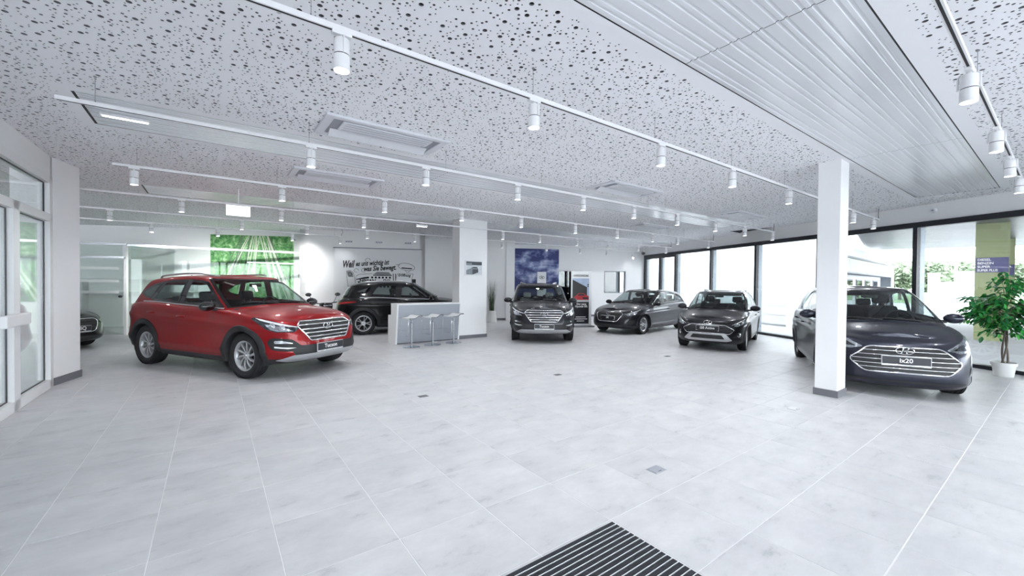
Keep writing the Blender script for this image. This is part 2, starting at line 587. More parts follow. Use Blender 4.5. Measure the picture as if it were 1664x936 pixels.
# ribbed metal radiant strips
def rib_profile(w):
    pts = [(0.0, 0.018), (0.0, 0.0)]
    n = 7
    for k in range(n):
        c = w*(k+0.5)/n
        for off in (-0.027, 0.027):
            for t in range(7):
                a = PI*t/6
                pts.append((c+off-0.014*math.cos(a), 0.009*math.sin(a)))
    pts += [(w, 0.0), (w, 0.018)]
    return pts
STRIP_LAB = ['white ribbed metal ceiling strip close to the window wall, with visible joints',
             'white ribbed metal ceiling strip above the middle of the floor, behind the second lamp rail',
             'white ribbed metal ceiling strip farthest back, above the counter and black car']
for si, ((s0, s1), bend) in enumerate(zip(STRIPS, (11.75, 13.2, 16.5))):
    t = thing('radiant_strip', STRIP_LAB[si], 'ceiling panel', G(s0, SB0, CEIL), GROT, 'ribbed metal ceiling strips')
    prof = rib_profile(s1-s0)
    edges = [SB0] + [b for b in (-1.1+4.29*k for k in range(1, 6)) if b < bend-0.4] + [bend]
    for e0, e1 in zip(edges[:-1], edges[1:]):
        m_ = MB(); n = len(prof)
        v = [(e0-SB0+0.004, p[0], p[1]) for p in prof] + [(e1-SB0-0.004, p[0], p[1]) for p in prof]
        m_.add(v, [(i, i+1, n+i+1, n+i) for i in range(n-1)])
        m_.build('panel_section', 'panel_white', t, smooth=True, angle=40)
    m_ = MB()
    for yy in (-0.012, s1-s0):
        m_.box((0, yy, 0.004), (bend-SB0, yy+0.012, 0.02))
    m_.box((0, 0, 0.012), (bend-SB0, s1-s0, 0.02))
    m_.box((-0.02, 0.0, -0.001), (0.0, s1-s0, 0.004))
    m_.build('shadow_gap', 'slot_black', t)

# ================================================================== WALLS
def wall_box(name, fr, u0, u1, v0, v1, z0, z1, m='wall_white', parent=None):
    """box in the wall frame"""
    mb = MB()
    P = [WP(u0,v0), WP(u1,v0), WP(u1,v1), WP(u0,v1)]
    mb.prism([(p.x, p.y) for p in P], z0, z1)
    return mb
def multi(name, boxes, m, frame=WP, parent=None, smooth=False):
    mb = MB()
    for (u0, u1, v0, v1, z0, z1) in boxes:
        P = [frame(u0,v0), frame(u1,v0), frame(u1,v1), frame(u0,v1)]
        mb.prism([(p.x, p.y) for p in P], z0, z1)
    return mb.build(name, m, parent, smooth)
TOP = CEIL+0.03
# back wall, right part with doorway and inner window
struct(multi('wall_back', [(-0.3,1.05,-0.25,0,0,TOP),(1.05,2.22,-0.25,0,0,1.17),(1.05,2.22,-0.25,0,2.27,TOP),
      (2.22,3.35,-0.25,0,0,TOP),(3.35,4.61,-0.25,0,2.25,TOP),(4.61,7.17,-0.25,0,0,TOP)], 'wall_white'),
      'white back wall with doorway and small inner window')
struct(multi('wall_back_step', [(7.17,7.35,-0.25,1.59,0,TOP),(7.17,11.2,1.35,1.59,0,TOP),(7.17,7.55,1.59,1.64,0,TOP)], 'wall_white'),
       'white wall behind the tall grass plant')
struct(multi('wall_back_mural', [(11.0,11.2,1.4,3.29,0,TOP),(11.0,15.37,3.05,3.29,0,TOP),(15.17,15.37,2.4,3.29,0,TOP)], 'wall_white'),
       'white wall carrying the printed mural banner')
struct(multi('wall_back_left', [(15.2,25,2.25,2.5,0,TOP)], 'wall_white'), 'white wall behind the glass partition with bamboo picture')
struct(multi('wall_left_far', [(25,25.3,2.25,16,0,TOP)], 'wall_white'), 'white far left wall of the showroom')
struct(multi('baseboard_back', [(7.35,11.0,1.59,1.605,0.003,0.10),(11.2,15.37,3.29,3.305,0.003,0.10),(0,3.35,0,0.015,0.003,0.10),(4.61,7.17,0,0.015,0.003,0.10)], 'skirting'),
       'dark grey baseboard along the back walls')
# dim rooms behind doorway and inner window
struct(multi('wall_back_room', [(0.2,7,-4.2,-4.0,0,TOP),(6.9,7.1,-4,-0.25,0,TOP),(2.6,2.7,-4,-0.25,0,TOP),(0.2,0.4,-4,-2.3,0,TOP),(0.2,0.4,-1.35,-0.25,0,TOP),(0.2,0.4,-2.3,-1.35,0,0.9)], 'room_shade'),
       'walls of the rooms behind the back wall, coloured near-black to look dim')
struct(multi('floor_back_room', [(0.2,7,-4.2,-0.25,-0.05,-0.003),(0.2,7,-4.2,-0.25,TOP,TOP+0.1)], 'room_shade'))
# inner window
w = struct(multi('window_1', [(1.05,2.22,-0.14,-0.08,1.17,1.21),(1.05,2.22,-0.14,-0.08,2.23,2.27),(1.05,1.10,-0.14,-0.08,1.17,2.27),(2.17,2.22,-0.14,-0.08,1.17,2.27),(1.45,1.50,-0.14,-0.08,1.17,2.27)], 'frame_grey'),
           'small inner window in the back wall')
multi('pane', [(1.1,2.17,-0.115,-0.105,1.21,2.23)], 'window_glass', parent=w)
# doorway: open sliding door panel and dark pane
d = struct(multi('door_1', [(3.35,3.95,-0.02,0.05,0.003,2.22),(3.35,4.65,0.0,0.06,2.25,2.31)], 'frame_white'), 'white sliding door beside the dark doorway')
multi('pane', [(3.95,4.6,-0.16,-0.15,0.05,2.24)], 'car_glass', parent=d)

# ---- window wall
S_POST = [0.06, 1.44, 2.70, 5.01, 7.25, 9.51, 11.88, 14.15, 16.4, 18.7, 21.0, 23.3]
struct(multi('wall_right', [(-0.35,0.0,-0.3,26,3.09,TOP),(-0.3,0.0,-0.3,0.06,0,3.09)], 'wall_white'), 'white wall band above the window front')
struct(multi('trim_1', [(-0.12,0.05,0.0,25.6,2.98,3.10)], 'frame_black'), 'black head rail of the window front')
struct(multi('trim_2', [(-0.12,0.06,0.0,25.6,0.0,0.075)], 'frame_black'), 'black sill rail of the window front')
WLAB = {1:'narrow glazed door leaf next to the back corner', 2:'second narrow window from the back corner', 3:'window pane behind the silver-grey hatchback',
        4:'window pane behind the crossover hatchback', 5:'window pane with pale siding behind it', 6:'window pane behind the white column', 7:'window pane behind the potted ficus'}
for i in range(len(S_POST)-1):
    s0, s1 = S_POST[i], S_POST[i+1]
    w = struct(multi('window_%d' % (i+2), [(-0.05,0.05,s0-0.045,s0+0.045,0.075,2.98)], 'frame_black'), WLAB.get(i+1))
    multi('post_lit_side', [(-0.20,-0.05,s0-0.04,s0+0.04,0.0,3.0)], 'frame_grey', parent=w)  # added grey box stands in for the lit side of the black post
    multi('pane', [(-0.028,-0.018,s0+0.045,s1-0.045,0.075,2.98)], 'window_glass', parent=w)
    if i in (0, 1):
        multi('leaf_frame', [(-0.045,0.04,s0+0.045,s0+0.10,0.075,2.98),(-0.045,0.04,s1-0.10,s1-0.045,0.075,2.98),(-0.045,0.04,s0+0.1,s1-0.1,2.88,2.98),(-0.045,0.04,s0+0.1,s1-0.1,0.075,0.2)], 'frame_black', parent=w)
# ---- glazed front behind the viewer
fw = struct(multi('window_20', [(u,u+0.1,23.4,23.5,0,3.0) for u in (-2,0.5,3,5.5,8,10.5,13,15.5,18,20.5)] + [(-2,21,23.4,23.5,2.95,3.05),(-2,21,23.4,23.5,0,0.08)], 'frame_black'), 'glazed entrance front behind the viewer')
multi('pane', [(-2,21,23.44,23.45,0.08,2.95)], 'window_glass', parent=fw)
struct(multi('wall_front', [(-2.5,26,23.3,23.6,3.05,TOP)], 'wall_white'))

# ---- left wall with white glazed door
def GF(u, v, z=0): return G(u, v, z)
B0 = -1.97
struct(multi('wall_left', [(-9.0,9.32,B0-0.25,B0,3.16,TOP),(-9.0,2.9,B0-0.25,B0,0,3.16)], 'wall_white', frame=GF), 'white wall band above the glazed door')
mb = MB()
pier = [G(9.10,B0-0.4), G(9.10,B0+0.0), G(9.18,B0+0.0), G(9.80,-1.79), G(9.95,-2.35)]
mb.prism([(p.x,p.y) for p in pier][::-1], 0, TOP)
struct(mb.build('wall_left_pier', 'wall_white'), 'white angled wall pier beside the glazed door')
mb = MB()
_n = (G(9.80,-1.79)-G(9.18,B0)).normalized(); _q = Vector((_n.y,-_n.x,0))
if _q.dot(Vector((1,-1,0))) < 0: _q = -_q
pp = [G(9.165,B0)+_q*0.018, G(9.80,-1.79)+_q*0.018+_n*0.015, G(9.80,-1.79)+_n*0.015-_q*0.3, G(9.80,-1.79)-_q*0.3, G(9.80,-1.79), G(9.165,B0)]
mb.prism([(p.x,p.y) for p in pp], 0.002, 0.115)
struct(mb.build('baseboard_left', 'skirting'), 'dark grey baseboard on the angled pier')
dl = struct(multi('door_2', [(2.9,9.10,B0-0.12,B0+0.02,3.06,3.17),(8.99,9.12,B0-0.12,B0+0.02,0.0,3.17),(2.9,9.10,B0-0.12,B0+0.02,2.49,2.60),
      (7.60,7.80,B0-0.12,B0+0.02,0.0,2.6),(2.9,9.10,B0-0.12,B0+0.02,0.003,0.13),(5.3,5.45,B0-0.12,B0+0.02,0.0,2.6),(2.9,3.0,B0-0.12,B0+0.02,0,3.1)], 'frame_white', frame=GF),
      'white framed glazed entrance door with fanlight')
multi('pane', [(3.0,8.99,B0-0.055,B0-0.045,2.6,3.06)], 'window_glass', frame=GF, parent=dl)
multi('pane', [(7.80,8.99,B0-0.055,B0-0.045,0.13,2.49)], 'window_glass', frame=GF, parent=dl)
multi('pane', [(5.45,7.60,B0-0.055,B0-0.045,0.13,2.49)], 'window_glass', frame=GF, parent=dl)
multi('pane', [(3.0,5.3,B0-0.055,B0-0.045,0.13,2.49)], 'window_glass', frame=GF, parent=dl)
seals = []
for (a0,a1,z0,z1) in ((7.80,8.99,0.13,2.49),(5.45,7.60,0.13,2.49),(3.0,8.99,2.6,3.06)):
    seals += [(a0,a1,B0-0.044,B0-0.036,z0,z0+0.014),(a0,a1,B0-0.044,B0-0.036,z1-0.014,z1),(a0,a0+0.03,B0-0.044,B0-0.036,z0,z1),(a1-0.03,a1,B0-0.044,B0-0.036,z0,z1)]
multi('seal', seals, 'frame_black', frame=GF, parent=dl)
mb = MB()
mb.rbox((7.15-7.5, 0.02, 1.06), (7.92-7.5, 0.085, 1.205), 0.012)
o = mb.build('door_handle', 'frame_white', dl)
o.matrix_local = Matrix.Translation(G(7.5, B0, 0)) @ Matrix(((E1.x,E2.x,0,0),(E1.y,E2.y,0,0),(0,0,1,0),(0,0,0,1)))
# pale vestibule seen through the door
struct(multi('wall_vestibule', [(-2,12.5,-5.2,-5.0,0,2.9)], 'wall_white', frame=GF))

# ================================================================== COLUMNS
def column(name, label, a0, a1, b0, b1):
    mb = MB(); P = [G(a0,b0), G(a0,b1), G(a1,b1), G(a1,b0)]
    c = sum(P, Vector((0,0,0)))/4
    t = thing(name, label, 'column', c, GROT)
    hb, ha = (b1-b0)/2, (a1-a0)/2
    MB().rbox((-hb,-ha,0), (hb,ha,TOP), 0.006, 2).build('shaft', 'wall_white', t)
    m = MB()
    e = 0.014
    for (x0,y0,x1,y1) in ((-hb-e,-ha-e,hb+e,-ha),(-hb-e,ha,hb+e,ha+e),(-hb-e,-ha,-hb,ha),(hb,-ha,hb+e,ha)):
        m.box((x0,y0,0.002),(x1,y1,0.10))
    m.build('skirting_board', 'skirting', t)
    return t
column('column', 'slender white square column in front of the blue-grey hatchback', 2.00, 2.28, 7.36, 7.72)
column('column', 'wide white pillar with a framed car picture behind the bar stools', 10.42, 10.85, 5.74, 6.68)

# ================================================================== LIGHT RAILS AND SPOTLIGHTS
ORD = ['first','second','third','fourth','fifth','sixth','seventh','eighth','ninth','tenth','eleventh']
RAILS = [
 ('the rail at the right edge', 0.46, -1.0, 10.6, [2.49,4.40,6.23,7.72,9.18], 1),
 ('the nearest long rail', 2.75, -1.5, 12.86, [0.66,2.23,4.07,5.71,7.60,10.91,12.41], 0),
 ('the second long rail', 5.27, -1.11, 13.53, [0.93,2.37,3.95,5.44,6.90,8.45,10.11,11.67,13.41], 0),
 ('the third long rail', 7.82, -1.11, 14.92, [-0.89,0.94,2.67,4.35,5.98,7.79,9.49,11.18,12.57,14.54], 0),
 ('the fourth long rail', 10.36, -2.4, 16.19, [-0.49,1.23,3.02,7.21,8.69,10.41,12.05,13.87,15.78], 0),
 ('the fifth long rail', 12.9, -3.0, 17.73, [-1.88,0.62,2.18,3.87,5.42,8.95,11.19,13.16,14.93,16.84], 0),
 ('the short rail before the bamboo picture', 15.3, -3.4, 3.71, [-1.39,0.13,2.14,3.65], 2)]
RZ = 3.21
CASS = [(4.80,5.50,1.0,2.50),(7.38,8.08,1.05,2.52),(4.80,5.50,5.75,7.25),(7.60,8.30,10.4,11.95),(4.85,5.50,10.45,12.05)]
def make_spot():
    root = thing('spotlight', 'x', 'spotlight', (0,0,0), 0, 'white cylindrical spotlights on the ceiling rails')
    MB().rbox((-0.06,-0.02,-0.022),(0.06,0.02,0.0),0.004).build('adapter', 'rail_white', root)
    m = MB()
    m.lathe([(0.044,-0.045),(0.048,-0.05),(0.048,-0.140)], 24)
    h_ = m.build('housing', 'rail_white', root, True, angle=40)
    MB().lathe([(0.0465,-0.140),(0.0465,-0.146)], 24, cap=False).build('groove', 'slot_black', root, True)
    m = MB()
    m.lathe([(0.048,-0.146),(0.049,-0.150),(0.050,-0.238),(0.046,-0.240),(0.044,-0.232)], 24, cap=False)
    m.build('reflector_ring', 'rail_white', root, True, angle=50)
    m = MB(); m.lathe([(0.0,-0.232),(0.045,-0.232)], 24, cap=False)
    m.build('lens', 'lens_glow', root)
    m = MB()
    m.tube([(0,-0.056,-0.145),(0,-0.056,-0.05),(0,-0.046,-0.036),(0,0.046,-0.036),(0,0.056,-0.05),(0,0.056,-0.145)], 0.006, 6)
    m.cyl((0,0,-0.036),(0,0,-0.02),0.012)
    m.build('yoke', 'rail_white', root, True, angle=50)
    return root
spot0 = make_spot()
first = True
ld = bpy.data.lights.new('spotlight_beam', 'SPOT')
ld.energy = LAMP_W; ld.spot_size = math.radians(150); ld.spot_blend = 1.0; ld.shadow_soft_size = 0.05; ld.color = LAMP_COL
ld2 = bpy.data.lights.new('wall_washer_beam', 'SPOT')
ld2.energy = LAMP_W*9.0; ld2.spot_size = math.radians(105); ld2.spot_blend = 1.0; ld2.shadow_soft_size = 0.05; ld2.color = (1, 1, 0.97)
ld3 = ld.copy(); ld3.name = 'dimmed_beam'; ld3.energy = LAMP_W*0.22
ld4 = ld2.copy(); ld4.name = 'soft_washer_beam'; ld4.energy = LAMP_W*3.0
for ri, (desc, a, b0, b1, lamps, kind) in enumerate(RAILS):
    t = thing('light_rail', 'white suspended lamp track: %s' % desc, 'track', G(a, b0, RZ), GROT, 'suspended ceiling lamp tracks')
    L_ = b1-b0
    MB().box((0,-0.018,0.0),(L_,0.018,0.034)).build('track', 'rail_white', t)
    MB().box((0.01,-0.007,-0.0015),(L_-0.01,0.007,0.001)).build('slot', 'slot_black', t)
    n = max(2, int(L_/1.7)+1)
    for k in range(n):
        x = 0.25+(L_-0.5)*k/(n-1)
        for (ca0, ca1, cb0, cb1) in CASS:
            if ca0-0.05 < a < ca1+0.05 and cb0-0.05 < b0+x < cb1+0.05: x = cb1+0.12-b0
        m = MB(); m.cyl((x,0,0.034),(x,0,CEIL-RZ+0.01),0.0022,n=6); m.cyl((x,0,0.034),(x,0,0.052),0.007,0.004,n=8)
        m.lathe([(0.012,CEIL-RZ-0.008),(0.012,CEIL-RZ+0.002)], 10, Matrix.Translation((x,0,0)))
        m.build('suspension_wire', 'wire', t)
    m = MB()
    m.tube([(L_-0.02,0.0,0.03),(L_-0.01,0.01,0.1),(L_+0.03,0.02,0.17),(L_-0.02,0.0,CEIL-RZ)], 0.006, 6)
    m.build('feed_cable', 'cable', t, True)
    for li, b in enumerate(lamps):
        s = copy_tree(spot0)
        s.location = G(a, b, RZ); s.rotation_euler = (0, 0, GROT)
        s['label'] = 'white cylindrical spotlight, %s from the left on %s' % (ORD[li], desc)
        lo = bpy.data.objects.new('lamp_beam', ld2 if (kind == 2 and li < 2) else (ld4 if kind == 2 and li == 2 else (ld3 if (kind == 2 or b > 16.5) else ld)))
        COL.objects.link(lo); lo.parent = s
        lo.location = (0, 0, -0.245)
        if kind == 2 and li < 3:
            dq = (WV*-0.75+Vector((0, 0, -0.62))).to_track_quat('-Z', 'Y').to_matrix()
            lo.rotation_euler = (Matrix.Rotation(-GROT, 3, 'Z') @ dq).to_euler()

for ch in list(spot0.children): bpy.data.objects.remove(ch)
bpy.data.objects.remove(spot0)
# sign lamps on the fourth rail, linear light on the middle strip
t = thing('exit_sign', 'white glowing sign lamp hanging from the fourth rail above the red car', 'sign', G(9.9, 0.42, 0), GROT)
MB().rbox((-0.22,-0.02,3.13),(0.22,0.02,3.17),0.006).build('housing', 'rail_white', t)
MB().rbox((-0.2,-0.007,2.93),(0.2,0.007,3.13),0.004).build('panel', 'sign_glow', t)
MB().cyl((0,0,3.17),(0,0,CEIL+0.01),0.012).build('stem', 'rail_white', t)
t = thing('sign_lamp', 'small flat glowing lamp under the fourth rail left of the pillar', 'lamp', G(10.36, 4.55, 0), GROT)
MB().rbox((-0.16,-0.03,3.13),(0.16,0.03,3.18),0.01).build('housing', 'rail_white', t)
MB().box((-0.14,-0.022,3.122),(0.14,0.022,3.13)).build('diffuser', 'sign_glow', t)
MB().cyl((0,0,3.18),(0,0,3.207),0.01).build('stem', 'rail_white', t)
t = thing('linear_light', 'slim glowing bar light on the middle metal strip near its left end', 'lamp', G(6.34, -1.0, 0), GROT)
MB().rbox((0.0,-0.035,CEIL-0.035),(0.42,0.035,CEIL-0.003),0.006).build('housing', 'rail_white', t)
MB().box((0.02,-0.02,CEIL-0.04),(0.40,0.02,CEIL-0.035)).build('tube', 'tube_glow', t)

# ================================================================== AIR CONDITIONING CASSETTES
def cassette(label, a0, a1, b0, b1, lit=False):
    c = G((a0+a1)/2, (b0+b1)/2, CEIL)
    t = thing('air_cassette', label, 'air conditioner', c, GROT, 'ceiling air conditioning cassettes')
    hb, ha = (b1-b0)/2, (a1-a0)/2
    m = MB()
    iw, ih = hb-0.10, ha-0.09
    m.rbox((-hb,-ha,-0.03),(hb,-ih,0.004),0.012); m.rbox((-hb,ih,-0.03),(hb,ha,0.004),0.012)
    m.rbox((-hb,-ih-0.01,-0.03),(-iw,ih+0.01,0.004),0.012); m.rbox((iw,-ih-0.01,-0.03),(hb,ih+0.01,0.004),0.012)
    m.build('frame', 'ac_white', t)
    MB().rbox((-iw+0.1,-ih+0.015,-0.038),(iw-0.1,ih*0.15,-0.02),0.008).build('intake_grille', 'ac_white', t)
    for k in range(4):
        y = -ih+0.04+k*(ih*1.1)/4
        MB().box((-iw+0.14,y,-0.0395),(iw-0.14,y+0.008,-0.0375)).build('grille_slot', 'ac_grey', t)
    MB().box((-iw,-ih,-0.016),(iw,ih,-0.006)).build('recess', 'ac_grey', t)
    M = Matrix.Translation((0, ih*0.55, -0.03)) @ Matrix.Rotation(math.radians(-24), 4, 'X')
    m = MB(); m.rbox((-iw+0.03,-ih*0.36,-0.006),(iw-0.03,ih*0.36,0.004),0.004, M=M)
    m.build('louvre_flap', 'ac_white', t)
    MB().box((iw-0.16,-0.012,-0.041),(iw-0.08,0.012,-0.036)).build('indicator', 'ac_grey', t)
    return t
cassette('ceiling air cassette nearest the viewer, above the gap between red car and counter', 4.80, 5.50, 1.0, 2.50)
cassette('ceiling air cassette above the red car windscreen, behind the middle metal strip', 7.38, 8.08, 1.05, 2.52)
cassette('ceiling air cassette above the grey SUV, beside the middle metal strip', 4.80, 5.50, 5.75, 7.25)
cassette('ceiling air cassette farthest back, above the grey hatchbacks', 7.60, 8.30, 10.4, 11.95)
cassette('ceiling air cassette at the right near the window front', 4.85, 5.50, 10.45, 12.05)

# smoke detector
t = thing('smoke_detector', 'small round white detector on the wall band above the windows', 'detector', WP(0, 12.2, 3.32), WROT-PI/2)
m = MB(); m.lathe([(0.06,0),(0.06,0.02),(0.045,0.045),(0.0,0.05)], 20, Matrix.Rotation(PI/2,4,'X')); m.build('cover', 'ac_white', t, True, angle=40)
MB().lathe([(0.02,0.05),(0.018,0.056)], 12, Matrix.Rotation(PI/2,4,'X')).build('sensor', 'ac_grey', t)

# ================================================================== COUNTER
CA, CB0, CB1 = 10.30, 3.84, 5.72
t = thing('bar_counter', 'white stepped bar counter with grey-blue front beside the pillar', 'counter', G(CA, CB0, 0), GROT)
LB = CB1-CB0
def end_panel(x0, x1):
    m = MB()
    poly = [(0.07,0.0),(0.62,0.0),(0.62,0.74),(0.40,0.74),(0.40,1.06),(-0.04,1.06)]   # (y depth, z)
    n = len(poly)
    v = [(x0,p[0],p[1]) for p in poly]+[(x1,p[0],p[1]) for p in poly]
    m.add(v, [tuple(range(n)), tuple(range(2*n-1,n-1,-1))]+[(i,i+n,(i+1)%n+n,(i+1)%n) for i in range(n)])
    return m
mat('counter_white', (0.83,0.83,0.84), 0.4, noise=0.01)
mat('counter_grey', (0.40,0.43,0.48), 0.3, 0.25, noise=0.03)
end_panel(0.0,0.045).build('end_panel', 'counter_white', t)
end_panel(LB-0.045,LB).build('end_panel', 'counter_white', t)
m = MB(); m.rbox((0.0,-0.045,1.03),(LB,0.42,1.065),0.004); m.build('bar_top', 'counter_white', t)
m = MB(); m.rbox((0.0,0.40,0.71),(LB,0.62,0.745),0.004); m.build('desk_top', 'counter_white', t)
def front(z0, z1):
    y = lambda z: 0.075-0.10*z
    m = MB()
    m.add([(0.045,y(z0)+0.02,z0),(LB-0.045,y(z0)+0.02,z0),(LB-0.045,y(z1)+0.02,z1),(0.045,y(z1)+0.02,z1),
           (0.045,y(z0)+0.05,z0),(LB-0.045,y(z0)+0.05,z0),(LB-0.045,y(z1)+0.05,z1),(0.045,y(z1)+0.05,z1)],
          [(0,1,2,3),(7,6,5,4),(0,4,5,1),(3,2,6,7),(1,5,6,2),(0,3,7,4)])
    return m
front(0.03,0.345).build('front_panel', 'counter_grey', t)
front(0.352,1.03).build('front_panel', 'counter_grey', t)
MB().box((0.045,0.10,0.0),(LB-0.045,0.14,1.03)).build('core', 'skirting', t)

# ================================================================== BAR STOOLS
mat('steel_mid', (0.42,0.44,0.47), 0.22, 1.0, nscale=40)
def stool():
    root = thing('bar_stool', 'x', 'stool', (0,0,0), 0, 'bar stools at the counter')
    m = MB(); m.lathe([(0.215,0.0),(0.215,0.006),(0.19,0.011),(0.04,0.016),(0.0,0.016)], 36); m.build('base_plate', 'steel_mid', root, True, angle=40)
    m = MB(); m.lathe([(0.024,0.012),(0.024,0.62),(0.018,0.622),(0.018,0.70)], 18); m.build('stem', 'steel_mid', root, True, angle=40)
    m = MB(); m.lathe([(0.03,0.60),(0.03,0.64)], 18); m.rbox((-0.06,-0.03,0.69),(0.06,0.03,0.71),0.005); m.build('lift_collar', 'ac_grey', root, True, angle=40)
    # curved shell seat: side profile swept across the width
    prof = [(-0.20,0.725),(-0.10,0.718),(-0.02,0.724),(0.035,0.745),(0.065,0.768),(0.10,0.775),(0.17,0.774),(0.20,0.77)]
    m = MB(); n = len(prof); w = 0.175
    for sgn, th in ((1, 0.0),):
        v = []
        for (x, z) in prof:
            for y in (-w, -w*0.5, 0, w*0.5, w):
                v.append((x, y, z-0.006*(1-abs(y)/w)))
        for (x, z) in prof:
            for y in (-w, -w*0.5, 0, w*0.5, w):
                v.append((x, y, z+0.022-0.006*(1-abs(y)/w)))
        f = []
        o2 = n*5
        for i in range(n-1):
            for j in range(4):
                a_ = i*5+j
                f.append((a_, a_+1, a_+6, a_+5)); f.append((o2+a_, o2+a_+5, o2+a_+6, o2+a_+1))
        for i in range(n-1):
            f.append((i*5, i*5+5, o2+i*5+5, o2+i*5)); f.append((i*5+4, o2+i*5+4, o2+i*5+9, i*5+9))
        for j in range(4):
            f.append((j, o2+j, o2+j+1, j+1)); e_ = (n-1)*5+j; f.append((e_, e_+1, o2+e_+1, o2+e_))
        m.add(v, f)
    m.build('seat', 'counter_white', root, True, angle=50)
    m = MB()
    pts = [(-0.20,-0.182,0.735),(-0.10,-0.182,0.73),(-0.02,-0.182,0.735),(0.035,-0.182,0.757),(0.065,-0.182,0.78),(0.10,-0.182,0.787),(0.19,-0.182,0.785),(0.215,-0.15,0.785),(0.215,0.15,0.785),(0.19,0.182,0.785),(0.10,0.182,0.787),(0.065,0.182,0.78),(0.035,0.182,0.757),(-0.02,0.182,0.735),(-0.10,0.182,0.73),(-0.20,0.182,0.735)]
    m.tube(pts, 0.012, 8); m.build('seat_frame', 'steel_mid', root, True, angle=60)
    m = MB()
    m.tube([(-0.20,-0.17,0.728),(-0.235,-0.17,0.70),(-0.235,-0.17,0.33),(-0.235,-0.14,0.30),(-0.235,0.14,0.30),(-0.235,0.17,0.33),(-0.235,0.17,0.70),(-0.20,0.17,0.728)], 0.009, 8)
    m.build('footrest', 'chrome', root, True, angle=60)
    return root
st = stool()
for i, (a, b, lab) in enumerate([(9.80,4.05,'white bar stool with chrome stem, leftmost of three at the counter'),
                                 (9.86,4.66,'white bar stool with chrome stem, middle of three at the counter'),
                                 (9.88,5.28,'white bar stool with chrome stem, nearest the wide pillar')]):
    s = st if i == 0 else copy_tree(st)
    s.location = G(a, b, 0); s.rotation_euler = (0, 0, math.radians(52)); s['label'] = lab

# ================================================================== PICTURES, BANNERS
def framed(name, label, cat, loc, rotz, w, h, depth, frame_m, border, build):
    """flat thing standing on / hanging from a wall; local x right, z up, y away from the viewer"""
    t = thing(name, label, cat, loc, rotz)
    if border > 0:
        m = MB()
        m.box((-w/2,0,-h/2),(w/2,depth,h/2)); m.build('frame', frame_m, t)
    build(t)
    return t
def rect(t, name, m, x0, x1, z0, z1, y=-0.002, th=0.002):
    return MB().box((x0,y,z0),(x1,y+th,z1)).build(name, m, t)
def polyplate(t, name, m, pts, y=-0.003, th=0.0015):
    mb = MB(); n = len(pts)
    ar = sum(pts[i][0]*pts[(i+1)%n][1]-pts[(i+1)%n][0]*pts[i][1] for i in range(n))
    if ar < 0: pts = pts[::-1]
    v = [(p[0],y,p[1]) for p in pts]+[(p[0],y+th,p[1]) for p in pts]
    mb.add(v, [tuple(range(n)), tuple(range(2*n-1,n-1,-1))]+[(i,i+n,(i+1)%n+n,(i+1)%n) for i in range(n)])
    return mb.build(name, m, t)
def letters(t, txt, size, x, z, m='print_black', y=-0.003, shear=0.0, bold=0.0, rot=0.0, align='CENTER', sx=1.0, name='lettering', spacing=1.0, fit=None):
    me = text_mesh(txt, size, 0.0015, shear, bold, align, spacing)
    if fit:
        xs = [v.co.x for v in me.vertices]; sx = (fit[1]-fit[0])/(max(xs)-min(xs)); x = fit[0]-min(xs)*sx
    o = mkobj(name, me, m, t)
    o.matrix_local = Matrix.Translation((x, y, z)) @ Matrix.Rotation(-rot, 4, 'Y') @ Matrix.Rotation(PI/2, 4, 'X') @ Matrix.Diagonal((sx, 1, 1, 1))
    return o
def line(t, pts, r=0.006, m='print_black', name='drawn_line', y=-0.003):
    mb = MB()
    for (x0,z0),(x1,z1) in zip(pts[:-1], pts[1:]):
        d = Vector((x1-x0, z1-z0)); 
        if d.length < 1e-6: continue
        nrm = Vector((-d.y, d.x)).normalized()*r
        mb.add([(x0+nrm.x,y,z0+nrm.y),(x0-nrm.x,y,z0-nrm.y),(x1-nrm.x,y,z1-nrm.y),(x1+nrm.x,y,z1+nrm.y)], [(0,1,2,3)])
    return mb.build(name, m, t)

def nodes_picture(name, fn):
    m = bpy.data.materials.new(name); m.use_nodes = True
    fn(m.node_tree, m.node_tree.nodes['Principled BSDF']); MATS[name] = m
def sky_pic(nt, b):
    N = nt.nodes.new; L = nt.links.new
    tc = N('ShaderNodeTexCoord'); mp = N('ShaderNodeMapping'); mp.inputs['Scale'].default_value = (0.9, 1, 1.5)
    L(tc.outputs['Object'], mp.inputs[0])
    n = N('ShaderNodeTexNoise'); n.inputs['Scale'].default_value = 1.5; n.inputs['Detail'].default_value = 9; n.inputs['Roughness'].default_value = 0.55
    L(mp.outputs[0], n.inputs['Vector'])
    sp = N('ShaderNodeSeparateXYZ'); L(tc.outputs['Object'], sp.inputs[0])
    # cloud bank around mid height of the print
    ab = N('ShaderNodeMath'); ab.operation = 'MULTIPLY_ADD'; ab.inputs[1].default_value = 1.0; ab.inputs[2].default_value = -0.28
    L(sp.outputs['Z'], ab.inputs[0])
    a2 = N('ShaderNodeMath'); a2.operation = 'ABSOLUTE'; L(ab.outputs[0], a2.inputs[0])
    ml = N('ShaderNodeMath'); ml.operation = 'MULTIPLY_ADD'; ml.inputs[1].default_value = -0.17; ml.inputs[2].default_value = 0.06
    L(a2.outputs[0], ml.inputs[0])
    ad = N('ShaderNodeMath'); ad.operation = 'ADD'; L(ml.outputs[0], ad.inputs[0]); L(n.outputs['Fac'], ad.inputs[1])
    cr = N('ShaderNodeValToRGB'); e = cr.color_ramp.elements
    e[0].position = 0.44; e[0].color = (0.030, 0.040, 0.16, 1); e[1].position = 0.66; e[1].color = (0.62, 0.66, 0.80, 1)
    k = e.new(0.53); k.color = (0.17, 0.21, 0.42, 1)
    L(ad.outputs[0], cr.inputs[0]); L(cr.outputs[0], b.inputs['Base Color']); b.inputs['Roughness'].default_value = 0.6
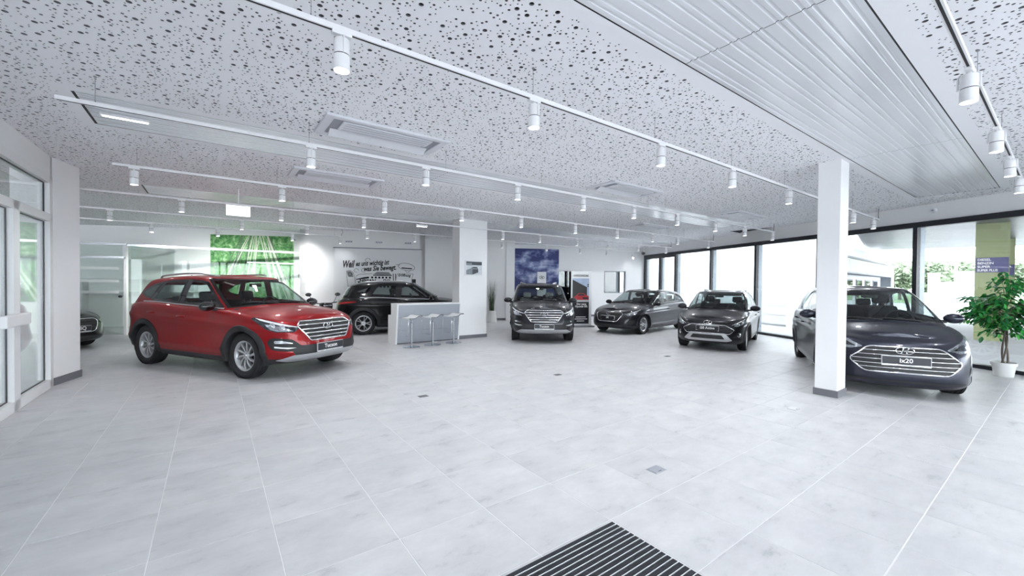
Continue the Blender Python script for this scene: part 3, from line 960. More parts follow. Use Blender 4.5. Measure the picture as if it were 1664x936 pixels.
nodes_picture('cloud_print', sky_pic)
def bamboo_pic(nt, b):
    N = nt.nodes.new; L = nt.links.new
    tc = N('ShaderNodeTexCoord')
    n = N('ShaderNodeTexNoise'); n.inputs['Scale'].default_value = 6; n.inputs['Detail'].default_value = 8; n.inputs['Roughness'].default_value = 0.75
    L(tc.outputs['Object'], n.inputs['Vector'])
    cr = N('ShaderNodeValToRGB'); e = cr.color_ramp.elements
    e[0].position = 0.36; e[0].color = (0.02, 0.09, 0.03, 1); e[1].position = 0.68; e[1].color = (0.75, 0.85, 0.72, 1)
    k = e.new(0.47); k.color = (0.07, 0.27, 0.07, 1); k = e.new(0.57); k.color = (0.24, 0.48, 0.19, 1)
    L(n.outputs['Fac'], cr.inputs[0]); L(cr.outputs[0], b.inputs['Base Color']); b.inputs['Roughness'].default_value = 0.6
nodes_picture('leaf_print', bamboo_pic)
mat('bamboo_pale', (0.62,0.70,0.55), 0.6, noise=0.25, nscale=5, stretch=(1,1,6))
mat('bamboo_dark', (0.10,0.16,0.10), 0.6, noise=0.3, nscale=5)

# cloud poster (u 4.62-6.84)
def b_cloud(t):
    rect(t, 'print', 'cloud_print', -1.12, 1.12, -1.15, 1.15, -0.004, 0.004)
framed('cloud_poster', 'large dark blue poster of white clouds on the back wall', 'poster', WP(5.74, 0.03, 2.14), WROT, 2.24, 2.30, 0.02, 'paper_white', 1, b_cloud)

# white display stand with oval emblem, behind the grey SUV
def emblem(parent, w, m='chrome', loc=None, M=None, name='emblem'):
    """slanted H inside an oval ring; local x right, z up, facing -y"""
    mb = MB()
    h = w*0.52
    pts = [(w/2*math.cos(a), 0, h/2*math.sin(a)) for a in [2*PI*k/28 for k in range(28)]]
    mb.tube(pts, w*0.028, 6, closed=True)
    sl = 0.28
    for sx in (-1, 1):
        x = sx*w*0.13
        poly = []
        for z in np.linspace(-1, 1, 5):
            zz = z*h*0.36
            xx = x + sl*zz + sx*0.02*w*(abs(z)**2)
            poly.append((xx, zz))
        for (xa, za), (xb, zb) in zip(poly[:-1], poly[1:]):
            ww = w*0.042
            mb.add([(xa-ww,-w*0.03,za),(xa+ww,-w*0.03,za),(xb+ww,-w*0.03,zb),(xb-ww,-w*0.03,zb),(xa-ww,w*0.03,za),(xa+ww,w*0.03,za),(xb+ww,w*0.03,zb),(xb-ww,w*0.03,zb)],
                   [(0,1,2,3),(7,6,5,4),(0,3,7,4),(1,5,6,2),(0,4,5,1),(3,2,6,7)])
    mb.tube([(-w*0.17,0,-h*0.10),(0,0,0),(w*0.17,0,h*0.10)], w*0.035, 6, flat=1.0)
    o = mb.build(name, m, parent, True, angle=50)
    if loc is not None: o.location = loc
    if M is not None: o.matrix_local = M
    return o
t = thing('display_stand', 'slim white stand with black oval emblem behind the grey SUV', 'stand', (1.37, 19.0, 0), WROT)
MB().rbox((-0.21,-0.04,0.03),(0.21,0.04,2.16),0.01).build('board', 'paper_white', t)
MB().rbox((-0.27,-0.16,0),(0.27,0.16,0.03),0.006).build('foot', 'brushed', t)
emblem(t, 0.25, 'print_black', (0.0,-0.045,1.90))

# advertising stand
mat('ad_brown', (0.035,0.032,0.034), 0.6); mat('ad_blue', (0.38,0.46,0.62), 0.6, noise=0.25, nscale=4); mat('ad_black', (0.012,0.013,0.02), 0.5)
mat('ad_red', (0.45,0.02,0.03), 0.4); mat('ad_road', (0.5,0.5,0.52), 0.6)
pA = Vector((2.62, 15.5, 0))
t = thing('advertising_stand', 'tall white advertising stand with red car poster left of the grey hatchback', 'stand', pA, WROT)
MB().rbox((-0.41,-0.03,0.05),(0.41,0.03,2.10),0.012).build('frame', 'paper_white', t)
MB().rbox((-0.47,-0.22,0.0),(0.47,0.22,0.05),0.01).build('base', 'skirting', t)
rect(t, 'print_sky', 'ad_blue', -0.36, 0.30, 1.02, 1.83, -0.034)
polyplate(t, 'print_building', 'ad_brown', [(-0.36,1.78),(0.22,1.50),(0.22,1.02),(-0.36,1.02)], -0.036)
rect(t, 'print_road', 'ad_road', -0.36, 0.30, 0.94, 1.06, -0.037)
polyplate(t, 'print_car', 'ad_red', [(-0.30,1.02),(-0.30,1.12),(-0.22,1.18),(-0.12,1.27),(0.08,1.27),(0.20,1.19),(0.29,1.16),(0.30,1.02)], -0.039)
polyplate(t, 'print_car_glass', 'ad_black', [(-0.18,1.18),(-0.10,1.25),(0.06,1.25),(0.15,1.18)], -0.041)
polyplate(t, 'print_car_grille', 'ad_black', [(0.03,1.12),(0.27,1.12),(0.27,1.05),(0.06,1.05)], -0.041)
rect(t, 'print_panel', 'ad_black', -0.36, 0.30, 0.12, 0.94, -0.034)
letters(t, 'HYUNDAI', 0.11, 0.02, 1.93, 'print_black', -0.033, bold=0.003, spacing=1.05)
emblem(t, 0.12, 'print_black', (-0.28,-0.034,1.93))
letters(t, 'Der neue', 0.10, 0.0, 0.86, 'print_white', -0.037, bold=0.002)
letters(t, 'Hyundai i30.', 0.10, 0.0, 0.77, 'print_white', -0.037, bold=0.002)
for k, (x0, x1) in enumerate(((-0.22,0.18),(-0.26,0.24),(-0.18,0.12))):
    rect(t, 'print_line', 'print_white', x0, x1, 0.36-0.075*k, 0.385-0.075*k, -0.036)
for k in range(2):
    m = MB(); m.sphere((0.26,-0.036,1.60-0.06*k),(0.035,0.003,0.022),12,6); m.build('print_dot', 'ad_black', t)

# small leaflet case on the wall by the hatchback is hidden; wall lamp and camera near the corner
t = thing('wall_lamp', 'small glowing round lamp on the back wall near the window corner', 'lamp', WP(0.68, 0.0, 2.94), WROT)
m = MB(); m.lathe([(0.05,0.0),(0.05,0.04),(0.045,0.05)], 16, Matrix.Rotation(PI/2,4,'X')); m.build('housing', 'rail_white', t, True, angle=40)
m = MB(); m.lathe([(0.0,0.052),(0.042,0.052)], 16, Matrix.Rotation(PI/2,4,'X'), cap=False); m.build('lens', 'lens_glow', t)
t = thing('security_camera', 'black dome security camera on the ceiling at the far window corner', 'camera', WP(0.35, 0.45, CEIL), WROT)
m = MB(); m.lathe([(0.06,0.0),(0.06,-0.08)], 18); m.build('mount', 'rail_white', t, True, angle=40)
m = MB(); m.cyl((0,0,-0.08),(0,0,-0.26),0.018); m.build('stem', 'rail_white', t, True, angle=40)
m = MB(); m.sphere((0,0,-0.31),(0.085,0.085,0.085),16,10); m.build('dome', 'black_gloss', t, True)
t = thing('security_camera', 'small dark camera at the right edge of the bamboo picture', 'camera', WP(15.75, 2.6, 3.17), WROT)
m = MB(); m.cyl((0,0.08,0),(0,-0.12,-0.02),0.035,0.04); m.build('body', 'frame_grey', t, True, angle=40)
m = MB(); m.cyl((0,-0.121,-0.02),(0,-0.13,-0.021),0.03); m.build('lens', 'black_gloss', t, True, angle=40)

# wall vents above the mural
for i, u in enumerate((13.72, 12.67, 11.63)):
    t = thing('wall_vent', 'small grey slotted vent above the mural banner, %s from the left' % ORD[i], 'vent', WP(u, 3.29, 3.09), WROT, 'wall vents above the mural')
    MB().rbox((-0.13,-0.012,-0.04),(0.13,0.0,0.04),0.004).build('plate', 'ac_white', t)
    for k in (-1, 0, 1):
        MB().box((k*0.08-0.032,-0.014,-0.022),(k*0.08+0.032,-0.011,0.022)).build('slot', 'ac_grey', t)

# mural banner: u 11.14 - 14.23, z to 2.86
mu = thing('mural_banner', 'pale printed banner with black drawing and German lettering behind the black car', 'banner', WP(12.68, 3.315, 0), WROT)
MB().box((-1.55,0.0,0.35),(1.55,0.012,2.86)).build('cloth', 'paper_white', mu)
MB().rbox((-1.57,-0.012,2.84),(1.57,0.014,2.88),0.006).build('top_batten', 'ac_grey', mu)
letters(mu, 'Weil', 0.36, 0, 2.255, shear=0.35, bold=0.010, rot=0.05, fit=(-1.23,-0.83), y=-0.004)
letters(mu, 'es uns wichtig ist', 0.25, 0, 2.315, shear=0.35, bold=0.007, rot=0.07, fit=(-0.80,0.38), y=-0.004)
letters(mu, 'was Sie bewegt.', 0.25, 0, 2.13, shear=0.35, bold=0.007, rot=0.07, fit=(-0.52,0.62), y=-0.004)
letters(mu, 'NISSAN', 0.13, -0.40, 1.67, bold=0.006, fit=(-0.66,-0.10), y=-0.004)
letters(mu, 'FIGL', 0.17, 0.27, 1.65, shear=0.3, bold=0.008, fit=(0.14,0.44), y=-0.004)
letters(mu, 'Eröffnung', 0.14, 0.92, 1.88, shear=0.3, bold=0.004, rot=-0.03, fit=(0.70,1.16), y=-0.004)
line(mu, [(-1.12,2.02),(-1.10,1.75),(-1.0,1.0)]); line(mu, [(-1.12,2.02),(-1.0,2.04),(-0.88,1.96),(-0.83,1.7),(-0.77,1.0)])
polyplate(mu, 'drawn_sign_head', 'print_grey', [(-1.11,2.0),(-1.0,2.02),(-0.90,1.94),(-0.88,1.80),(-1.05,1.80)])
m = MB(); m.tube([(-1.0+0.06*math.cos(a),-0.004,1.9+0.06*math.sin(a)) for a in [k*PI/8 for k in range(16)]], 0.008, 6, closed=True); m.build('drawn_ring', 'print_black', mu)
polyplate(mu, 'drawn_roof', 'print_grey', [(-0.20,1.90),(-0.05,2.0),(0.36,1.99),(0.47,1.88),(0.45,1.86)])
line(mu, [(-0.20,1.87),(0.47,1.865)], 0.014)
for k in range(6):
    rect(mu, 'drawn_window', 'print_black', -0.26+k*0.125, -0.19+k*0.125, 1.755, 1.825, -0.004)
polyplate(mu, 'drawn_window_band', 'print_black', [(-0.78,1.70),(-0.34,1.755),(-0.34,1.82),(-0.50,1.80),(-0.78,1.73)])
line(mu, [(-0.80,1.82),(-0.68,1.90),(-0.22,1.93)]); line(mu, [(-0.80,1.80),(-0.77,1.1)])
line(mu, [(-0.75,1.56),(1.05,1.52)], 0.012); 
polyplate(mu, 'drawn_window_band', 'print_black', [(-0.73,1.40),(-0.33,1.43),(-0.33,1.53),(-0.73,1.51)])
for k in range(9):
    rect(mu, 'drawn_window', 'print_black', -0.22+k*0.13, -0.14+k*0.13, 1.42, 1.48, -0.004)
line(mu, [(0.66,1.93),(0.58,1.60)]); line(mu, [(0.66,1.93),(1.24,1.94),(1.16,1.55),(0.62,1.60)])
polyplate(mu, 'drawn_board', 'print_black', [(0.72,1.54),(1.16,1.52),(1.15,1.44),(0.9,1.46)])
m = MB(); m.tube([(1.0+0.30*math.cos(a),-0.004,2.20+0.13*math.sin(a)-0.04*math.cos(a)) for a in [k*PI/16 for k in range(32)]], 0.007, 6, closed=True); m.build('drawn_airship', 'print_black', mu)
line(mu, [(0.82,2.16),(1.2,2.13)], 0.02); line(mu, [(0.62,2.28),(0.78,2.26)]); line(mu, [(0.95,2.07),(1.0,2.0),(1.08,2.0),(1.14,2.07)])
for cx, cz, r in ((-0.38,2.42,0.09),(-0.78,2.04,0.08),(-0.50,2.05,0.10)):
    m = MB(); m.tube([(cx+r*math.cos(a),-0.004,cz+r*0.8*math.sin(a)) for a in [k*PI/10 for k in range(17)]], 0.006, 6); m.build('drawn_cloud', 'print_black', mu)
rect(mu, 'drawn_flag', 'print_black', 1.20, 1.34, 1.60, 1.74, -0.004); line(mu, [(1.22,1.6),(1.22,1.2)]); line(mu, [(1.33,1.6),(1.33,1.2)])
for x in (0.52, 0.60):
    line(mu, [(x,1.94),(x+0.01,1.66)], 0.014)

# framed car picture on the wide pillar
mat('pic_pale', (0.62,0.66,0.70), 0.5, noise=0.3, nscale=9); mat('pic_dark', (0.05,0.06,0.07), 0.5, noise=0.3, nscale=9); mat('pic_mid', (0.22,0.25,0.28), 0.5, noise=0.4, nscale=12)
t = thing('framed_picture', 'small framed photograph of a dark car on the wide pillar', 'picture', G(10.405, 6.22, 2.06), GROT)
MB().rbox((-0.30,-0.0,-0.225),(0.30,0.015,0.225),0.004).build('frame', 'paper_white', t)
rect(t, 'print', 'pic_pale', -0.265, 0.265, -0.19, 0.19, -0.003)
rect(t, 'print_buildings', 'pic_dark', -0.265, 0.265, 0.09, 0.19, -0.005); rect(t, 'print_buildings', 'pic_mid', -0.265, -0.08, 0.08, 0.15, -0.006)
polyplate(t, 'print_car', 'pic_mid', [(-0.265,-0.19),(-0.265,-0.06),(-0.12,-0.01),(-0.04,0.04),(0.10,0.04),(0.14,-0.02),(0.14,-0.11),(-0.02,-0.17),(-0.04,-0.19)], -0.006)
polyplate(t, 'print_car_side', 'pic_dark', [(-0.06,-0.03),(0.14,-0.03),(0.14,-0.12),(-0.02,-0.18),(-0.06,-0.18)], -0.008)
polyplate(t, 'print_car_glass', 'pic_dark', [(-0.08,0.0),(-0.02,0.035),(0.09,0.035),(0.12,0.0)], -0.008)

# bamboo picture u 15.81-18.53, z 1.0-3.27
t = thing('bamboo_picture', 'large green bamboo forest picture on the wall behind the red car', 'picture', WP(17.17, 2.53, 2.12), WROT)
MB().box((-1.37,0.0,-1.16),(1.37,0.025,1.16)).build('canvas', 'leaf_print', t)
rb = random.Random(4)
for k in range(20):
    x0 = rb.uniform(-1.2,1.2); w0 = rb.uniform(0.02,0.055); top = x0*0.35+0.1+rb.uniform(-0.15,0.15)
    xb = x0*1.25+rb.uniform(-0.1,0.1)
    lim = lambda x: max(-1.365, min(1.365, x))
    polyplate(t, 'print_stalk', 'bamboo_pale' if k % 3 else 'bamboo_dark', [(lim(top-w0*0.4),1.155),(lim(top+w0*0.4),1.155),(lim(xb+w0),-1.155),(lim(xb-w0),-1.155)], -0.003-0.0004*k, 0.0004)

# ================================================================== GLASS PARTITION
VG = 4.97
t = thing('glass_partition', 'frameless glass office partition with grey top rails behind the red car', 'partition', (0,0,0), 0)
GC = WP(19.6, VG)
GD = G(0, 0)
def wallseg(p0, p1, th, z0, z1):
    d = (p1-p0).normalized(); n = Vector((-d.y, d.x, 0))*th/2
    m = MB(); m.prism([((p0+n).x,(p0+n).y),((p0-n).x,(p0-n).y),((p1-n).x,(p1-n).y),((p1+n).x,(p1+n).y)], z0, z1)
    return m
pA0, pA1 = WP(23.8, VG), GC
pB1 = GC + E2*4.55
pC1 = GC - WV*2.3
wallseg(WP(22.2,VG), WP(19.72,VG), 0.012, 0.01, 2.66).build('pane', 'partition_glass', t)
wallseg(WP(23.8,VG), WP(22.25,VG), 0.012, 0.01, 2.66).build('pane', 'partition_glass', t)
wallseg(GC+E2*0.08, GC+E2*2.2, 0.012, 0.01, 2.62).build('pane', 'partition_glass', t)
wallseg(GC+E2*2.24, pB1, 0.012, 0.01, 2.62).build('pane', 'partition_glass', t)
wallseg(GC-WV*0.05, pC1, 0.012, 0.01, 2.62).build('pane', 'partition_glass', t)
wallseg(WP(23.8,VG), GC, 0.05, 2.64, 2.70).build('top_rail', 'brushed', t)
wallseg(GC, pB1, 0.05, 2.62, 2.68).build('top_rail', 'brushed', t)
wallseg(GC, pC1, 0.05, 2.62, 2.68).build('top_rail', 'brushed', t)
wallseg(WP(23.8,VG+0.06), WP(19.62,VG+0.06), 0.07, 2.25, 2.31).build('sliding_rail', 'brushed', t)
wallseg(GC+E2*3.0+WV*0.06, pB1+WV*0.06, 0.05, 2.22, 2.27).build('sliding_rail', 'brushed', t)
wallseg(GC+WB*0.06, GC, 0.09, 0.0, 2.66).build('corner_post', 'frame_white', t)
m = MB(); hp = WP(19.76, VG+0.03, 1.13); m.sphere(hp, (0.05,0.05,0.035), 12, 8); m.cyl(hp, WP(19.76,VG-0.03,1.13), 0.02); m.build('door_knob', 'black_plastic', t, True)
mat('film_white', (0.80,0.82,0.80), 0.6, noise=0.02)
for z0, z1 in ((1.22,1.30),(1.55,1.62),(1.92,2.0)):
    wallseg(WP(22.2,VG+0.012), WP(19.8,VG+0.012), 0.002, z0, z1).build('frosted_band', 'film_white', t)
# office furniture behind the glass: white shelf
t = thing('wall_shelf', 'long white shelf on the wall behind the glass partition', 'shelf', WP(20.6, 2.5, 1.2), WROT)
for z in (0.0, 0.42):
    MB().rbox((-1.7,-0.28,z),(1.7,0,z+0.035),0.004).build('board', 'frame_white', t)
for x in (-1.66, 0.0, 1.63):
    MB().box((x,-0.27,-1.19),(x+0.03,0.0,0.42)).build('upright', 'frame_white', t)

# ================================================================== PLANTS
def leaf_mesh(l=0.10, w=0.046):
    me = bpy.data.meshes.new('leaf')
    n = 5; v = []; f = []
    for i in range(n+1):
        t_ = i/n; ww = w*math.sin(PI*min(0.98, t_*0.93+0.05))**0.8*0.5
        dz = -0.018*t_*t_*4*0.25
        v += [(l*t_, -ww, dz+0.006), (l*t_, 0, dz), (l*t_, ww, dz+0.006)]
    for i in range(n):
        for j in range(2):
            f.append((i*3+j, (i+1)*3+j, (i+1)*3+j+1, i*3+j+1))
    me.from_pydata(v, [], f)
    return me
def leaf_material():
    m = bpy.data.materials.new('ficus_leaf'); m.use_nodes = True; nt = m.node_tree; b = nt.nodes['Principled BSDF']
    N = nt.nodes.new; L = nt.links.new
    oi = N('ShaderNodeObjectInfo'); ge = N('ShaderNodeNewGeometry'); ad = N('ShaderNodeMath'); ad.operation = 'ADD'
    L(oi.outputs['Random'], ad.inputs[0]); L(ge.outputs['Random Per Island'], ad.inputs[1])
    fr = N('ShaderNodeMath'); fr.operation = 'FRACT'; L(ad.outputs[0], fr.inputs[0])
    cr = N('ShaderNodeValToRGB'); e = cr.color_ramp.elements
    e[0].color = (0.010, 0.10, 0.03, 1); e[1].color = (0.12, 0.52, 0.09, 1); k = e.new(0.55); k.color = (0.02, 0.26, 0.055, 1)
    L(fr.outputs[0], cr.inputs[0]); L(cr.outputs[0], b.inputs['Base Color'])
    b.inputs['Roughness'].default_value = 0.35; b.inputs['Subsurface Weight'].default_value = 0.0
    MATS['ficus_leaf'] = m
leaf_material()
mat('bark', (0.16,0.13,0.11), 0.8, bump=0.3, noise=0.3, nscale=20)
mat('soil', (0.05,0.04,0.03), 0.9, bump=0.5, bscale=40)
mat('pot_white', (0.78,0.78,0.77), 0.5)
fic = thing('potted_ficus', 'bushy green ficus tree in a white pot by the window', 'plant', (9.10, 7.55, 0))
m = MB(); m.lathe([(0.125,0.0),(0.15,0.20),(0.165,0.20),(0.168,0.255),(0.158,0.258),(0.15,0.225)], 32, cap=False); m.lathe([(0.0,0.003),(0.125,0.003)], 32, cap=False)
m.build('pot', 'pot_white', fic, True, angle=35)
m = MB(); m.lathe([(0.0,0.232),(0.148,0.226)], 24, cap=False); m.build('soil', 'soil', fic)
fr_ = random.Random(5)
tips = []
for k in range(3):
    m = MB(); pts = []
    for i in range(15):
        z = 0.22+i*0.062; a = k*2.09+z*4.2
        r = 0.028+0.012*math.sin(z*5)
        pts.append((r*math.cos(a)+0.02*math.sin(z*2), r*math.sin(a), z))
    m.tube(pts, [0.017-0.0005*i for i in range(15)], 7); m.build('trunk', 'bark', fic, True)
br = MB()
for k in range(58):
    z0 = fr_.uniform(0.72, 1.35); a = fr_.uniform(0, 2*PI); 
    zt = z0+fr_.uniform(-0.05, 0.45)
    if zt > 1.5: zt = 1.5+0.35*fr_.random()
    frac = (zt-0.62)/1.3
    R_ = (0.53*math.sin(PI*min(1,max(0.12,frac*0.92+0.10)))**0.8)*fr_.uniform(0.55,1.0)
    p0 = Vector((0.02,0,z0)); p2 = Vector((R_*math.cos(a), R_*math.sin(a), zt)); p1 = (p0+p2)/2+Vector((0,0,0.10))
    pts = [p0*(1-t_)**2+p1*2*t_*(1-t_)+p2*t_*t_ for t_ in [i/7 for i in range(8)]]
    br.tube(pts, [0.007-0.0007*i for i in range(8)], 5)
    for i in range(2, 8):
        for q in range(3):
            tips.append((pts[i]+Vector((fr_.uniform(-.05,.05),fr_.uniform(-.05,.05),fr_.uniform(-.06,.05))), a))
    for q in range(4):
        tips.append((p2+Vector((fr_.uniform(-.1,.1),fr_.uniform(-.1,.1),fr_.uniform(-.12,.10))), a))
br.build('branches', 'bark', fic, True)
lme = leaf_mesh(); lme.materials.append(MATS['ficus_leaf']); shade(lme)
fr_.shuffle(tips)
extra = MB()
lv = [Vector(v.co) for v in lme.vertices]; lf = [tuple(p.vertices) for p in lme.polygons]
for k, (p, a) in enumerate(tips):
    aa = a+fr_.uniform(-1.2,1.2); pit = fr_.uniform(-0.2,1.0); s_ = fr_.uniform(0.8,1.35)
    M = Matrix.Translation(p) @ Matrix.Rotation(aa,4,'Z') @ Matrix.Rotation(pit,4,'Y') @ Matrix.Rotation(fr_.uniform(-0.6,0.6),4,'X') @ Matrix.Scale(s_,4)
    if k < 290:
        o = bpy.data.objects.new('leaf', lme); COL.objects.link(o); o.parent = fic; o.matrix_local = M
    else:
        extra.add(lv, lf, M)
o = extra.build('foliage', 'ficus_leaf', fic, True); o['kind'] = 'stuff'

# tall grass plant in tapered pot
mat('grass_blade', (0.045,0.085,0.035), 0.6, noise=0.5, nscale=3)
gp = thing('grass_plant', 'tall dark grass plant in a white tapered pot behind the wide pillar', 'plant', (-0.84, 17.0, 0))
m = MB(); m.lathe([(0.24,0.0),(0.165,0.48),(0.15,0.48),(0.15,0.44)], 32, cap=False); m.lathe([(0,0.003),(0.24,0.003)],32,cap=False); m.build('pot', 'pot_white', gp, True, angle=35)
m = MB(); m.lathe([(0.0,0.44),(0.15,0.44)], 20, cap=False); m.build('soil', 'soil', gp)
m = MB(); gr = random.Random(9)
for k in range(150):
    a = gr.uniform(0,2*PI); r = 0.11*math.sqrt(gr.random()); h = gr.uniform(0.7,1.35); ln = gr.uniform(0.02,0.22)
    p0 = Vector((r*math.cos(a),r*math.sin(a),0.43)); d = Vector((math.cos(a),math.sin(a),0)); sd = Vector((-d.y,d.x,0))
    pts = []
    for i in range(5):
        t_ = i/4; c_ = p0+d*ln*t_*t_+Vector((0,0,h*t_)); w_ = 0.006*(1-t_*0.9)
        pts += [c_-sd*w_, c_+sd*w_]
    m.add(pts, [(2*i,2*i+1,2*i+3,2*i+2) for i in range(4)])
o = m.build('grass_blades', 'grass_blade', gp, True); o['kind'] = 'stuff'

# ================================================================== FLOOR FITTINGS
mat('carpet_dark', (0.020,0.022,0.030), 0.95, bump=0.6, bscale=300, noise=0.6, nscale=400)
mat('alu_bright', (0.72,0.74,0.78), 0.3, 0.6)
em = thing('entrance_mat', 'dark ribbed entrance mat with aluminium bars in the foreground', 'mat', G(0.3, 0.45, 0), GROT)
LM = MAT_B-0.45; WMt = MAT_A-0.3
MB().box((0,0,0.0005),(LM,WMt,0.003)).build('backing', 'slot_black', em)
pitch = 0.0385
n = int(WMt/pitch)
cme = MB().rbox((0.006,-0.0125,0.002),(LM-0.006,0.0125,0.008),0.002,1).mesh('carpet_strip'); cme.materials.append(MATS['carpet_dark'])
ame = MB().rbox((0.004,-0.0035,0.002),(LM-0.004,0.0035,0.0075),0.001,1).mesh('metal_bar'); ame.materials.append(MATS['alu_bright'])
for k in range(n):
    y = WMt-0.018-k*pitch
    for me, dy, nm in ((cme, 0, 'carpet_strip'), (ame, -pitch/2, 'metal_bar')):
        o = bpy.data.objects.new(nm, me); COL.objects.link(o); o.parent = em; o.location = (0, y+dy, 0)
mat('box_dark', (0.12,0.12,0.13), 0.5); mat('box_pale', (0.62,0.63,0.65), 0.35, 0.4)
for i, (px_, lab, dark) in enumerate([((-1.26,5.85), 'dark floor socket plate left of the middle of the floor', 1), ((1.29,3.60), 'grey metal floor socket plate nearest the entrance mat', 2),
        ((0.83,7.31), 'small dark floor socket plate in front of the grey SUV', 1), ((3.76,5.43), 'pale floor socket plate left of the slender column', 0),
        ((-3.85,7.42), 'pale floor socket plate under the red car bumper', 0), ((3.55,9.3), 'small floor socket plate in front of the crossover hatchback', 1)]):
    t = thing('floor_socket', lab, 'floor socket', (px_[0], px_[1], 0.0), GROT, 'floor socket plates')
    MB().rbox((-0.075,-0.055,0.0003),(0.075,0.055,0.004),0.0015,1).build('frame', 'brushed', t)
    MB().rbox((-0.066,-0.046,0.003),(0.066,0.046,0.006),0.0015,1).build('lid', ['box_pale','box_dark','ac_grey'][dark], t)
    MB().box((-0.02,-0.04,0.006),(0.02,-0.034,0.0065)).build('lid_slot', 'slot_black', t)

# ================================================================== SCOOTER behind the red car
sc = thing('scooter', 'dark scooter mostly hidden behind the red car, one mirror showing', 'scooter', (-5.05, 10.6, 0), math.radians(-40))
m = MB()
for x in (-0.62, 0.62):
    m.lathe([(0.14,-0.05),(0.22,-0.055),(0.25,-0.03),(0.25,0.03),(0.22,0.055),(0.14,0.05)], 28, Matrix.Translation((x,0,0.25)) @ Matrix.Rotation(PI/2,4,'X'))
m.build('wheels', 'rubber', sc, True, angle=50)
m = MB(); m.rbox((-0.75,-0.16,0.45),(0.05,0.16,0.80),0.06,3); m.rbox((-0.1,-0.17,0.25),(0.4,0.17,0.36),0.03,2); m.rbox((0.36,-0.2,0.30),(0.50,0.2,0.95),0.05,3); m.build('bodywork', 'black_gloss', sc, True, angle=50)
m = MB(); m.rbox((-0.72,-0.15,0.79),(0.0,0.15,0.88),0.04,3); m.build('saddle', 'seat_dark', sc, True, angle=50)
m = MB(); m.cyl((0.60,0,0.28),(0.42,0,1.05),0.03); m.tube([(0.34,-0.36,1.10),(0.40,-0.18,1.08),(0.42,0,1.06),(0.40,0.18,1.08),(0.34,0.36,1.10)],0.014,8); m.build('steering', 'black_plastic', sc, True, angle=50)
m = MB(); m.rbox((0.40,-0.14,0.93),(0.60,0.14,1.10),0.05,3); m.build('headlamp_cowl', 'black_gloss', sc, True, angle=50)
for s in (-1, 1):
    m = MB(); m.tube([(0.37,s*0.26,1.10),(0.38,s*0.30,1.18),(0.36,s*0.34,1.26)],0.007,6); m.build('mirror_stalk', 'black_plastic', sc, True)
    m = MB(); m.sphere((0.355,s*0.37,1.30),(0.025,0.075,0.045),14,8); m.build('mirror', 'black_gloss', sc, True)

# ================================================================== OUTSIDE
mat('asphalt', (0.30,0.305,0.315), 0.85, noise=0.15, nscale=1.5, bump=0.2, bscale=30)
mat('siding_white', (0.68,0.69,0.695), 0.6, noise=0.02)
mat('soffit_board', (0.075,0.082,0.09), 0.35, 0.3, noise=0.12, nscale=1.0)
mat('green_panel', (0.34,0.37,0.19), 0.45, noise=0.05, nscale=2)
mat('purple_sign', (0.09,0.085,0.22), 0.5, noise=0.05)
mat('fascia_pale', (0.30,0.32,0.24), 0.5)
mat('facade_grey', (0.20,0.22,0.25), 0.6)
mat('grass_far', (0.12,0.19,0.08), 0.9, noise=0.3, nscale=0.5)
m = MB(); P = [WP(-0.05,-25), WP(-0.05,60), WP(-140,60), WP(-140,-90), WP(-0.05,-90)]
m.prism([(p.x,p.y) for p in (WP(-0.06,-90), WP(-0.06,60), WP(-160,60), WP(-160,-90))], -0.3, -0.02)
struct(m.build('ground_outside', 'asphalt'), 'pale paved forecourt outside the windows')
m = MB(); m.prism([(p.x,p.y) for p in (WP(-24,-40), WP(-24,40), WP(-32,40), WP(-32,-40))], -0.3, -0.01)
# lawn strip far away
m = MB(); m.prism([(30,44),(75,30),(110,80),(45,95)], -0.2, 0.02); struct(m.build('ground_lawn', 'grass_far'), 'far green lawn beyond the forecourt')
# white siding building next to the showroom
t = thing('siding_building', 'white building with horizontal siding just outside the back windows', 'building', (0,0,0))
m = MB(); P = [WP(-3.1,-14), WP(-3.1,5.45), WP(-3.9,5.45), WP(-3.9,-14)]
m.prism([(p.x,p.y) for p in P], -0.02, 5.0); m.build('core', 'siding_white', t)
for k in range(13):
    z = 0.05+k*0.375
    m = MB(); P = [WP(-3.06,-14), WP(-3.06,5.47), WP(-3.1,5.47), WP(-3.1,-14)]
    m.prism([(p.x,p.y) for p in P], z, z+0.365); m.build('siding_board', 'siding_white', t)
# station building with pale fascia
t = thing('station_building', 'low white building with pale green fascia beyond the slender column', 'building', (0,0,0))
bA, bB = Vector((12.9,16.1,0)), Vector((21.8,23.7,0)); bd = (bB-bA).normalized(); bn = Vector((bd.y,-bd.x,0))
def seg(p, q, d0, d1, z0, z1):
    mb = MB(); A = bA+bd*p; B = bA+bd*q
    mb.prism([((A-bn*d1).x,(A-bn*d1).y),((A-bn*d0).x,(A-bn*d0).y),((B-bn*d0).x,(B-bn*d0).y),((B-bn*d1).x,(B-bn*d1).y)][::-1], z0, z1); return mb
Lb = (bB-bA).length
seg(0,Lb,0.3,1.1,-0.02,3.4).build('wall', 'siding_white', t)
seg(0,Lb,-0.2,0.3,2.2,2.75).build('fascia', 'fascia_pale', t)
seg(0,Lb,-0.25,0.3,2.75,2.82).build('fascia_cap', 'facade_grey', t)
seg(0,Lb,-0.2,0.3,2.14,2.2).build('fascia_base', 'facade_grey', t)
seg(Lb-0.5,Lb+0.6,-0.15,0.5,-0.02,2.85).build('end_pier', 'facade_grey', t)
for k in range(5):
    p = 0.4+k*2.1
    w_ = seg(p,p+1.3,0.27,0.31,0.5,1.95); o = w_.build('window', 'facade_grey', t)
    seg(p+0.07,p+1.23,0.262,0.27,0.57,1.88).build('pane', 'car_glass_dark', o)
